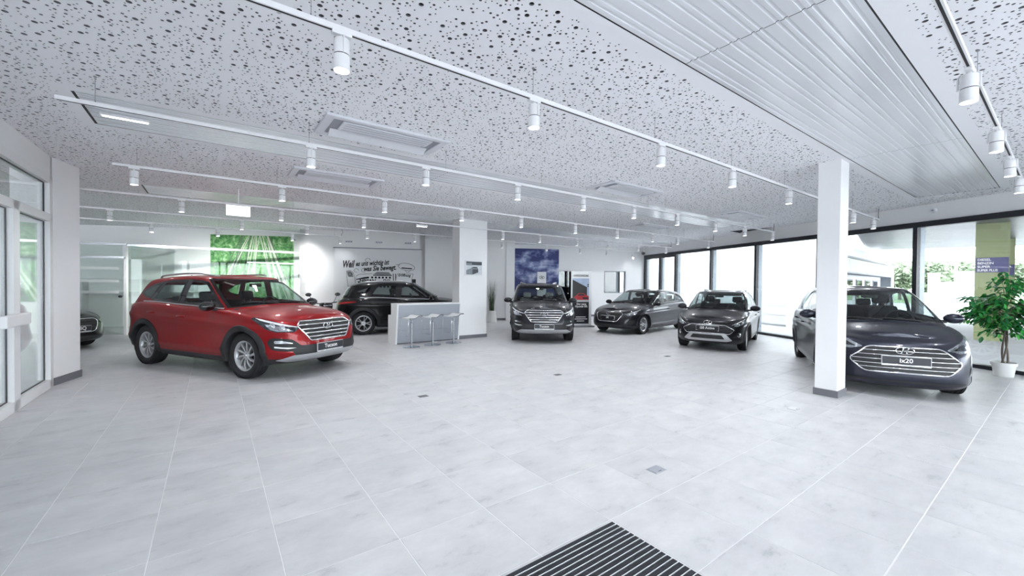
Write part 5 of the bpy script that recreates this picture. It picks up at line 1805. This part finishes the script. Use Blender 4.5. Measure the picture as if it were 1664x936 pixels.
        prof = prof[:-2]+[(rt-0.008,hw*0.80),(rt-0.03,hw*0.94),(rr+(rt-rr)*0.5,hw),(rr+0.015,hw*0.85),(rr-0.005,hw*0.72)]
        m.lathe([(max(p[0], 0.01), p[1]) for p in prof], 56, cap=False)
        tyre = m.mesh('wheel'); tyre.materials.append(MATS['rubber']); shade(tyre, True, 35)
        # rim: barrel, lip, spokes
        m = MB()
        m.lathe([(rr-0.012,-hw*0.7),(rr-0.03,-hw*0.2),(rr-0.03,hw*0.35),(rr-0.010,hw*0.66),(rr+0.004,hw*0.76),(rr+0.006,hw*0.80),(rr-0.004,hw*0.80),(rr-0.018,hw*0.70)], 48, cap=False)
        kind, n = c['spokes']
        def spoke(a0, a1, w0, w1, zf):
            # from hub (angle a0) to rim (angle a1)
            pts = []
            for k in range(5):
                t = k/4; r = 0.045+(rr-0.018-0.045)*t; a = a0+(a1-a0)*t; ww = w0+(w1-w0)*t
                cx, cy = r*math.cos(a), r*math.sin(a); tx, ty = -math.sin(a), math.cos(a)
                z1 = zf+(0.012*math.sin(PI*t))+0.006*t
                pts.append(((cx-tx*ww, cy-ty*ww, z1-0.004), (cx, cy, z1+0.004), (cx+tx*ww, cy+ty*ww, z1-0.004), (cx+tx*ww*0.8, cy+ty*ww*0.8, z1-0.045), (cx-tx*ww*0.8, cy-ty*ww*0.8, z1-0.045)))
            v = [q for p in pts for q in p]; f = []
            for k in range(4):
                for j in range(5):
                    j2 = (j+1) % 5; f.append((k*5+j, k*5+j2, (k+1)*5+j2, (k+1)*5+j))
            m.add(v, f)
        zf = hw*0.52
        for k in range(n):
            a = 2*PI*k/n
            if kind == 'twin':
                spoke(a-0.10, a-0.22, 0.012, 0.013, zf); spoke(a+0.10, a+0.22, 0.012, 0.013, zf)
            elif kind == 'swirl':
                spoke(a, a+0.28, 0.011, 0.020, zf)
            else:
                spoke(a, a, 0.014, 0.016, zf)
        m.lathe([(0.0,zf+0.006),(0.055,zf+0.006),(0.068,zf-0.006),(0.07,zf-0.05)], 24, cap=False)
        rim = m.mesh('rim'); rim.materials.append(MATS[c.get('rim_mat', 'silver_paint')]); shade(rim, True, 35)
        m = MB(); m.lathe([(0,zf+0.014),(0.024,zf+0.013),(0.03,zf+0.006)], 18, cap=False); cap = m.mesh('hub_cap'); cap.materials.append(MATS['chrome']); shade(cap)
        m = MB(); m.lathe([(0.05,zf-0.08),(0.14,zf-0.08),(0.14,zf-0.1),(0.05,zf-0.1)], 28, cap=False); m.lathe([(0,-hw*0.3),(rr-0.03,-hw*0.3)], 28, cap=False); disc = m.mesh('brake_disc'); disc.materials.append(MATS['interior_dark'])
        for xa in (c['wb'], -c['wb']):
            for sg in (1, -1):
                st = c.get('steer', 0) if xa > 0 else 0
                M = Matrix.Translation((xa, sg*(yo-hw), rt)) @ Matrix.Rotation(st, 4, 'Z') @ Matrix.Rotation(-sg*PI/2, 4, 'X')
                wo = mkobj('wheel', tyre, None, s.root, M=M)
                for me in (rim, cap, disc): mkobj(me.name.split('.')[0], me, None, wo)
    def interior(s, gx0, gx1):
        c = s.c; root = s.root
        xg, yg, zg = s.GR[0]
        m = MB(); v = []; f = []
        zf = 0.45
        for i in range(0, NO):
            v += [(xg[i]-0.0, yg[i]*0.955, zg[i]-0.01), (xg[i], yg[i]*0.955, zf), (xg[i], -yg[i]*0.955, zg[i]-0.01), (xg[i], -yg[i]*0.955, zf)]
        for i in range(NO-1):
            a = 4*i; b = 4*(i+1)
            f += [(a, a+1, b+1, b), (a+2, b+2, b+3, a+3), (a+1, a+3, b+3, b+1)]
        m.add(v, f); m.build('cabin_lining', 'interior_dark', root)
        zb = float(s.capz(np.array([gx1-0.3]), np.array([0.0]))[0])
        m = MB()
        W = float(np.interp(gx1-0.45, np.sort(xg), yg[np.argsort(xg)]))-0.06
        m.rbox((gx1-0.62, -W, zb-0.35), (gx1-0.10, W, zb-0.035), 0.08, 3); m.build('dashboard', 'interior_dark', root, True, angle=50)
        sm = c.get('seat', 'seat_dark'); xs = c.get('seat_x', -0.25); zs = c.get('seat_z', 0.0)
        for sy in (0.37, -0.37):
            M = Matrix.Translation((xs, sy, 0.62+zs)) @ Matrix.Rotation(math.radians(-14), 4, 'Y')
            m = MB(); m.rbox((-0.07, -0.24, -0.1), (0.07, 0.24, 0.52), 0.06, 3, M); m.rbox((-0.05, -0.22, -0.16), (0.5, 0.22, 0.0), 0.05, 3, Matrix.Translation((xs, sy, 0.60+zs)))
            so = m.build('front_seat', sm, root, True, angle=60)
            m = MB(); m.rbox((-0.05, -0.13, 0.56), (0.05, 0.13, 0.74), 0.05, 3, M); m.build('headrest', sm, so, True, angle=60)
            m = MB()
            for q in (-0.06, 0.06): m.cyl(M @ Vector((0, q, 0.5)), M @ Vector((0, q, 0.6)), 0.008)
            m.build('headrest_post', 'chrome', so)
        xr = xs-0.88
        M = Matrix.Translation((xr, 0, 0.62+zs)) @ Matrix.Rotation(math.radians(-18), 4, 'Y')
        m = MB(); m.rbox((-0.07, -0.58, -0.1), (0.07, 0.58, 0.50), 0.06, 3, M); so = m.build('rear_bench', 'seat_dark', root, True, angle=60)
        for sy in (0.34, -0.34):
            m = MB(); m.rbox((-0.045, sy-0.12, 0.50), (0.045, sy+0.12, 0.64), 0.04, 3, M); m.build('rear_headrest', 'seat_dark', so, True, angle=60)
        xw = gx1-0.78; zw = zb-0.06
        M = Matrix.Translation((xw, 0.37, zw)) @ Matrix.Rotation(math.radians(62), 4, 'Y')
        m = MB(); m.tube([M @ Vector((0.185*math.cos(a), 0.185*math.sin(a), 0)) for a in [2*PI*k/24 for k in range(24)]], 0.015, 8, closed=True)
        for a in (0.2, PI-0.2, PI*1.5): m.tube([M @ Vector((0, 0, 0)), M @ Vector((0.18*math.cos(a+PI/2), 0.18*math.sin(a+PI/2), 0))], 0.014, 6)
        m.lathe([(0.0, 0.03), (0.06, 0.02), (0.065, -0.02), (0, -0.03)], 16, M, cap=False); m.build('steering_wheel', 'black_plastic', root, True, angle=60)
        # inner mirror
        i = int(np.argmin(np.abs(s.tg-0.78)))
        xm = float(s.GR[i][0][0])-0.05; zm = float(s.GR[i][2][0])-0.06
        m = MB(); m.rbox((xm-0.02, -0.11, zm-0.03), (xm+0.02, 0.11, zm+0.03), 0.015, 2); m.build('inner_mirror', 'black_plastic', root, True, angle=50)

# ---------------------------------------------------------------- car kinds
TZ = PC((0,0),(0.1,0.08),(0.5,0.50),(0.8,0.82),(0.92,0.955),(1,1))
GT = PC((0,0),(0.5,0.53),(0.8,0.85),(0.9,0.95),(1,1))
def suv(paint_, text, **kw):
    c = dict(paint=paint_, text=text, wb=1.335, tyre=0.355, rim=0.235, tw=0.235, gap=0.06, spokes=('swirl', 10),
        XF=PC((0,2.06),(0.1,2.17),(0.25,2.235),(0.45,2.225),(0.7,2.195),(0.85,2.16),(0.94,2.09),(1,1.96)),
        XR=PC((0,-2.08),(0.1,-2.19),(0.3,-2.24),(0.55,-2.21),(0.8,-2.17),(0.95,-2.11),(1,-2.02)),
        W=PC((0,0.80),(0.10,0.875),(0.22,0.897),(0.29,0.923),(0.36,0.906),(0.50,0.899),(0.64,0.908),(0.745,0.930),(0.78,0.912),(0.88,0.898),(0.95,0.872),(1,0.835)),
        Lf=0.80, Lr=0.55, bf=4.2, br=4.5, taper=0.035, flare=0.012,
        ZB=PC((-2.24,0.34),(-1.7,0.24),(0,0.215),(1.6,0.225),(2.24,0.27)),
        ZS=PC((-2.24,1.06),(-1.9,1.13),(-1.2,1.135),(-0.4,1.105),(0.5,1.075),(1.1,1.045),(1.6,0.995),(2.0,0.925),(2.24,0.865)),
        crown=PC((-2.2,0.03),(0.4,0.06),(1.2,0.075),(1.9,0.06),(2.2,0.03)), TZ=TZ, GT=GT,
        GXF=PC((0,1.13),(0.5,0.68),(0.8,0.40),(0.9,0.27),(1,0.02)), GXR=PC((0,-2.05),(0.5,-1.93),(0.8,-1.83),(0.9,-1.77),(1,-1.58)),
        GW=PC((0,0.845),(0.5,0.765),(0.8,0.70),(0.9,0.655),(1,0.535)), GLf=0.42, GLr=0.30,
        GZ=PC((-2.1,1.46),(-1.7,1.545),(-1.2,1.595),(-0.5,1.625),(0.1,1.625),(0.5,1.60),(1.2,1.58)), roof_crown=0.025,
        clad=0.19, arch_w=0.075, arch_mat='black_plastic',
        windows=[[(0.80,0.06),(0.66,0.22),(0.20,0.80),(-0.02,0.85),(-0.24,0.865),(-0.30,0.06)],
                 [(-0.40,0.06),(-0.35,0.865),(-0.78,0.85),(-0.98,0.82),(-1.22,0.12),(-1.18,0.07)],
                 [(-1.30,0.14),(-1.06,0.81),(-1.30,0.75),(-1.62,0.52),(-1.68,0.42),(-1.50,0.22)]],
        pillars=[[(-0.29,0.05),(-0.41,0.05),(-0.36,0.87),(-0.23,0.87)],[(-1.19,0.07),(-1.31,0.14),(-1.07,0.82),(-0.97,0.83)]],
        seams=[[(0.90,0.36),(0.92,0.60),(0.88,0.86),(0.78,1.06)],[(-0.34,0.36),(-0.36,0.7),(-0.34,1.10)],[(-0.92,0.40),(-1.02,0.62),(-1.22,0.85),(-1.28,1.08)],[(0.90,0.36),(0.2,0.345),(-0.34,0.345),(-0.92,0.40)]],
        handles=[(-0.20,0.925),(-1.08,0.965)], mirror=(0.66,0.97,1.125), mirror_mat='black_gloss',
        rails=(-1.65,0.05,'silver_paint'), chrome_belt='silver_paint', belt=(0.80,-1.5),
        grille=dict(poly=[(-0.535,0.835),(-0.46,0.895),(0.46,0.895),(0.535,0.835),(0.36,0.60),(-0.36,0.60)], bars=[0.655,0.715,0.775,0.84], r=0.03, fr=0.013, br=0.011),
        emblem_z=0.80, emblem_w=0.19, plate_z=0.475,
        front_shells=[('lower_intake',[(-0.66,0.535),(0.66,0.535),(0.60,0.385),(-0.60,0.385)],'black_plastic',0.004,0.03),
                      ('skid_plate',[(-0.76,0.315),(-0.62,0.395),(0.62,0.395),(0.76,0.315),(0.62,0.285),(-0.62,0.285)],'silver_paint',0.012,0.02)],
        corner_shells=[('headlight',32,[(2.14,0.50,0.815),(2.0,0.72,0.885),(1.62,0.90,0.975),(1.58,0.91,0.950),(1.84,0.85,0.79),(1.95,0.79,0.752),(2.10,0.58,0.742)],'lamp_dark',0.004,0.02),
                       ('>light_strip',32,[(2.13,0.51,0.812),(2.0,0.72,0.878),(1.66,0.90,0.963),(1.75,0.88,0.925),(2.0,0.72,0.845)],'lamp_white',0.007,0.01),
                       ('>reflector',32,[(2.09,0.58,0.760),(2.0,0.72,0.835),(1.80,0.86,0.875),(1.88,0.82,0.79),(1.97,0.76,0.762)],'lamp_silver',0.007,0.015),
                       ('>lamp_cover',32,[(2.14,0.50,0.815),(2.0,0.72,0.885),(1.62,0.90,0.975),(1.58,0.91,0.950),(1.84,0.85,0.79),(1.95,0.79,0.752),(2.10,0.58,0.742)],'lamp_cover',0.012,0.02),
                       ('fog_housing',26,[(2.20,0.46,0.49),(2.14,0.63,0.635),(1.95,0.83,0.665),(1.88,0.865,0.60),(1.95,0.83,0.475),(2.12,0.66,0.45)],'black_plastic',0.005,0.04),
                       ('>fog_light',26,[(2.14,0.62,0.575),(2.06,0.74,0.62),(1.98,0.81,0.62),(1.98,0.81,0.575)],'lamp_silver',0.010,0.015),
                       ('>daylight_bar',26,[(2.16,0.58,0.505),(2.06,0.74,0.52),(1.98,0.81,0.535),(1.98,0.81,0.51),(2.10,0.68,0.49)],'lamp_white',0.010,0.008),
                       ('tail_light',148,[(-2.14,0.55,1.0),(-1.95,0.86,1.06),(-1.78,0.90,1.03),(-1.80,0.90,0.96),(-2.0,0.85,0.90),(-2.16,0.55,0.93)],'tail_red',0.006,0.03)],
        lens=[('projector_lens',32,(1.90,0.80,0.845),0.045,'chrome'),('projector_lens',32,(2.0,0.71,0.815),0.04,'chrome')])
    c.update(kw)
    return c

def hatch(paint_, text, **kw):
    c = dict(paint=paint_, text=text, wb=1.325, tyre=0.317, rim=0.215, tw=0.205, gap=0.045, spokes=('plain', 10),
        XF=PC((0,2.08),(0.1,2.16),(0.3,2.20),(0.5,2.185),(0.75,2.13),(0.88,2.07),(0.95,2.0),(1,1.88)),
        XR=PC((0,-2.0),(0.1,-2.08),(0.3,-2.12),(0.55,-2.09),(0.8,-2.05),(0.95,-1.99),(1,-1.9)),
        W=PC((0,0.80),(0.10,0.862),(0.20,0.886),(0.27,0.880),(0.45,0.882),(0.62,0.892),(0.71,0.899),(0.75,0.887),(0.88,0.866),(0.95,0.838),(1,0.80)),
        Lf=0.85, Lr=0.6, bf=3.7, br=4.2, taper=0.04, flare=0.01,
        ZB=PC((-2.12,0.28),(-1.6,0.20),(0,0.165),(1.6,0.175),(2.2,0.20)),
        ZS=PC((-2.12,0.90),(-1.8,0.985),(-1.1,0.99),(-0.3,0.965),(0.6,0.93),(1.1,0.895),(1.6,0.83),(2.0,0.755),(2.2,0.70)),
        crown=PC((-2.1,0.03),(0.4,0.06),(1.2,0.075),(1.9,0.05),(2.2,0.03)), TZ=TZ, GT=GT,
        GXF=PC((0,1.18),(0.5,0.66),(0.8,0.34),(0.9,0.20),(1,-0.05)), GXR=PC((0,-1.95),(0.5,-1.80),(0.8,-1.66),(0.9,-1.58),(1,-1.36)),
        GW=PC((0,0.80),(0.5,0.725),(0.8,0.655),(0.9,0.61),(1,0.50)), GLf=0.42, GLr=0.32,
        GZ=PC((-2.0,1.26),(-1.6,1.345),(-1.1,1.40),(-0.5,1.43),(0.1,1.43),(0.5,1.41),(1.2,1.38)), roof_crown=0.022,
        clad=0.05,
        windows=[[(0.82,0.06),(0.66,0.24),(0.18,0.80),(-0.05,0.85),(-0.26,0.865),(-0.32,0.06)],
                 [(-0.42,0.06),(-0.37,0.865),(-0.75,0.85),(-0.96,0.80),(-1.20,0.12),(-1.16,0.07)],
                 [(-1.27,0.14),(-1.05,0.78),(-1.22,0.72),(-1.48,0.45),(-1.52,0.36),(-1.40,0.20)]],
        pillars=[[(-0.31,0.05),(-0.43,0.05),(-0.38,0.87),(-0.25,0.87)]],
        seams=[[(0.90,0.26),(0.92,0.50),(0.88,0.74),(0.80,0.92)],[(-0.36,0.26),(-0.38,0.6),(-0.36,0.96)],[(-0.90,0.30),(-1.0,0.52),(-1.18,0.74),(-1.24,0.95)],[(0.90,0.26),(0.2,0.245),(-0.36,0.245),(-0.90,0.30)]],
        handles=[(-0.22,0.80),(-1.06,0.83)], mirror=(0.70,0.93,0.985),
        grille=dict(poly=[(-0.50,0.66),(-0.43,0.71),(0.43,0.71),(0.50,0.66),(0.37,0.45),(0.30,0.42),(-0.30,0.42),(-0.37,0.45)], bars=[0.50,0.57,0.64], r=0.05, fr=0.012, br=0.006, bar_mat='black_gloss', base='black_plastic'),
        emblem_z=0.655, emblem_w=0.16, plate_z=0.535, text_size=0.08,
        front_shells=[('lower_intake',[(-0.55,0.33),(0.55,0.33),(0.50,0.245),(-0.50,0.245)],'black_plastic',0.004,0.03)],
        front_wires=[],
        corner_shells=[('headlight',34,[(2.10,0.56,0.635),(1.98,0.72,0.715),(1.60,0.86,0.80),(1.58,0.87,0.78),(1.80,0.83,0.645),(2.05,0.60,0.585)],'lamp_dark',0.004,0.02),
                       ('>reflector',34,[(2.05,0.62,0.625),(1.95,0.74,0.70),(1.72,0.84,0.745),(1.80,0.83,0.665),(2.0,0.66,0.605)],'lamp_silver',0.007,0.015),
                       ('>light_strip',34,[(2.09,0.57,0.633),(1.97,0.73,0.708),(1.64,0.86,0.788),(1.70,0.85,0.765),(1.97,0.73,0.69)],'lamp_white',0.009,0.01),
                       ('>lamp_cover',34,[(2.10,0.56,0.635),(1.98,0.72,0.715),(1.60,0.86,0.80),(1.58,0.87,0.78),(1.80,0.83,0.665),(2.04,0.62,0.60)],'lamp_cover',0.012,0.02),
                       ('fog_housing',30,[(2.12,0.58,0.35),(2.02,0.72,0.475),(1.86,0.82,0.49),(1.84,0.83,0.42),(1.95,0.78,0.34)],'black_plastic',0.005,0.03),
                       ('tail_light',148,[(-2.02,0.55,0.88),(-1.85,0.80,0.92),(-1.70,0.84,0.90),(-1.72,0.84,0.80),(-1.9,0.79,0.77),(-2.04,0.55,0.80)],'tail_red',0.006,0.03)],
        lens=[('projector_lens',34,(1.85,0.80,0.71),0.038,'chrome'),('projector_lens',34,(1.97,0.71,0.665),0.034,'chrome')])
    c.update(kw)
    return c

def stretch(c, sx, sy, sz):
    """a car kind with other length, width and height"""
    c = dict(c)
    for k in ('XF','XR','GXF','GXR'): c[k] = PC(*[(x, y*sx) for x, y in zip(c[k].x, c[k].y)])
    for k in ('W','GW'): c[k] = PC(*[(x, y*sy) for x, y in zip(c[k].x, c[k].y)])
    for k in ('ZB','ZS','crown','GZ'): c[k] = PC(*[(x*sx, y*sz) for x, y in zip(c[k].x, c[k].y)])
    for k in ('Lf','Lr','GLf','GLr','wb'): c[k] = c[k]*sx
    c['windows'] = [[(x*sx, f) for x, f in p] for p in c['windows']]
    c['pillars'] = [[(x*sx, f) for x, f in p] for p in c['pillars']]
    c['seams'] = [[(x*sx, z*sz) for x, z in p] for p in c['seams']]
    c['handles'] = [(x*sx, z*sz) for x, z in c['handles']]
    m = c['mirror']; c['mirror'] = (m[0]*sx, m[1]*sy, m[2]*sz)
    g = dict(c['grille']); g['poly'] = [(y*sy, z*sz) for y, z in g['poly']]; g['bars'] = [z*sz for z in g['bars']]; c['grille'] = g
    c['emblem_z'] *= sz; c['plate_z'] *= sz
    c['front_shells'] = [(n, [(y*sy, z*sz) for y, z in p], m_, o, r) for n, p, m_, o, r in c['front_shells']]
    c['corner_shells'] = [(n, a, [(x*sx, y*sy, z*sz) for x, y, z in p], m_, o, r) for n, a, p, m_, o, r in c['corner_shells']]
    c['lens'] = [(n, a, (p[0]*sx, p[1]*sy, p[2]*sz), r, m_) for n, a, p, r, m_ in c['lens']]
    if c.get('rails'): c['rails'] = (c['rails'][0]*sx, c['rails'][1]*sx, c['rails'][2])
    if c.get('belt'): c['belt'] = (c['belt'][0]*sx, c['belt'][1]*sx)
    return c

# ---------------------------------------------------------------- the seven cars
RG = math.radians
Car(suv('paint_red', 'Tucson'), 'red SUV with black wheel arches and silver roof rails, plate reading Tucson', (-5.414, 8.206, 0), RG(-22.85), 1.06)
Car(suv('paint_grey', 'Tucson', sunroof=(-0.75, 0.30, 0.47), seat='seat_beige', mirror_mat='paint_grey', arch_w=0.03, arch_mat='paint_grey', clad=0.12),
    'dark grey SUV seen head-on in front of the cloud poster', (0.873, 13.18, 0), RG(-90), 0.995)
Car(hatch('paint_graphite', 'i30'), 'graphite hatchback at the back beside the advertising stand', (4.744, 14.867, 0), RG(-137.7), 1.0)
ci = stretch(hatch('paint_grey', 'i20 Active'), 0.945, 0.975, 1.055)
ci.update(wb=1.285, tyre=0.325, rim=0.22, rails=(-1.35, 0.0, 'silver_paint'), arch_w=0.05, arch_mat='black_plastic', clad=0.10, text_size=0.085, mirror=(0.66,0.90,1.06),
    grille=dict(poly=[(-0.40,0.665),(0.40,0.665),(0.60,0.56),(0.50,0.455),(-0.50,0.455),(-0.60,0.56)], bars=[0.51,0.555,0.60], r=0.04, fr=0.011, br=0.006, bar_mat='black_gloss'),
    emblem_z=0.715, emblem_w=0.19, plate_z=0.585,
    front_shells=[('upper_slot',[(-0.52,0.735),(0.52,0.735),(0.46,0.695),(-0.46,0.695)],'black_gloss',0.003,0.015),
                  ('skid_plate',[(-0.56,0.30),(-0.40,0.475),(0.40,0.475),(0.56,0.30),(0.44,0.27),(-0.44,0.27)],'silver_paint',0.010,0.02),
                  ('lower_intake',[(-0.40,0.33),(-0.33,0.425),(0.33,0.425),(0.40,0.33)],'black_plastic',0.014,0.02)],
    lens=ci['lens']+[('fog_lamp',32,(1.88,0.70,0.44),0.055,'chrome')])
Car(ci, 'grey crossover hatchback with silver skid plate, plate reading i20 Active', (5.987, 11.712, 0), RG(-125.7), 0.97)
cx = stretch(hatch('paint_bluegrey', 'ix20'), 0.955, 0.985, 1.10)
cx.update(wb=1.3075, tyre=0.315, rim=0.21, mirror=(0.80,0.92,1.09), spokes=('plain',10), text_size=0.085,
    GXF=PC((0,1.36),(0.5,0.78),(0.8,0.42),(0.9,0.28),(1,0.0)), ZS=PC((-2.05,1.0),(-1.7,1.07),(-1.0,1.075),(-0.3,1.06),(0.6,1.03),(1.1,0.985),(1.5,0.915),(1.9,0.82),(2.1,0.755)),
    Lf=0.74, bf=4.2, seat_z=0.10, ZB=PC((-2.0,0.28),(-1.5,0.18),(0,0.15),(1.5,0.14),(2.1,0.15)),
    grille=dict(poly=[(-0.40,0.715),(0.40,0.715),(0.62,0.52),(0.46,0.365),(-0.46,0.365),(-0.62,0.52)], bars=[0.425,0.48,0.54,0.60,0.66], r=0.06, fr=0.012, br=0.004),
    emblem_z=0.665, emblem_w=0.20, plate_z=0.535,
    front_shells=[('lower_intake',[(-0.70,0.255),(0.70,0.255),(0.62,0.225),(-0.62,0.225)],'black_plastic',0.004,0.01)],
    corner_shells=[('headlight',30,[(2.0,0.46,0.70),(1.90,0.62,0.785),(1.62,0.80,0.875),(1.48,0.84,0.885),(1.55,0.83,0.80),(1.76,0.77,0.695),(1.93,0.60,0.66)],'lamp_silver',0.004,0.03),
                   ('>reflector',30,[(1.96,0.53,0.70),(1.88,0.64,0.765),(1.72,0.75,0.80),(1.66,0.79,0.76),(1.82,0.72,0.70)],'lamp_dark',0.007,0.02),
                   ('>lamp_cover',30,[(2.0,0.46,0.70),(1.90,0.62,0.785),(1.62,0.80,0.875),(1.48,0.84,0.885),(1.55,0.83,0.80),(1.76,0.77,0.695),(1.93,0.60,0.66)],'lamp_cover',0.012,0.03),
                   ('fog_light',42,[(1.86,0.72,0.36),(1.74,0.79,0.47),(1.66,0.82,0.49),(1.70,0.81,0.41),(1.80,0.76,0.345)],'lamp_silver',0.005,0.02),
                   ('tail_light',148,[(-1.93,0.55,1.0),(-1.77,0.78,1.03),(-1.62,0.82,1.0),(-1.64,0.82,0.86),(-1.8,0.77,0.82),(-1.95,0.55,0.86)],'tail_red',0.006,0.03)],
    lens=[('projector_lens',30,(1.80,0.73,0.755),0.045,'chrome')])
Car(cx, 'blue-grey compact van behind the slender column, plate reading ix20', (6.72, 7.86, 0), RG(-117), 1.03)
ck = stretch(suv('paint_black', 'Kona', spokes=('twin', 5)), 0.935, 0.975, 0.95)
ck.update(wb=1.3, tyre=0.335, rim=0.225, mirror_mat='paint_black', arch_mat='black_plastic',
    corner_shells=ck['corner_shells'][:-1]+[('tail_light',148,[(-2.0,0.55,0.93),(-1.82,0.84,0.975),(-1.52,0.885,0.985),(-1.53,0.885,0.955),(-1.84,0.835,0.915),(-2.02,0.55,0.88)],'tail_red',0.006,0.02)])
Car(ck, 'black SUV seen from its rear right side behind the counter', (-3.60, 13.85, 0), RG(22), 1.05)
cq = hatch('paint_charcoal', 'IONIQ', text_size=0.11, plate_z=0.50)
Car(cq, 'dark car cut off by the angled pier, plate ending in NIQ', (-12.0, 9.5, 0), RG(-6), 1.0)
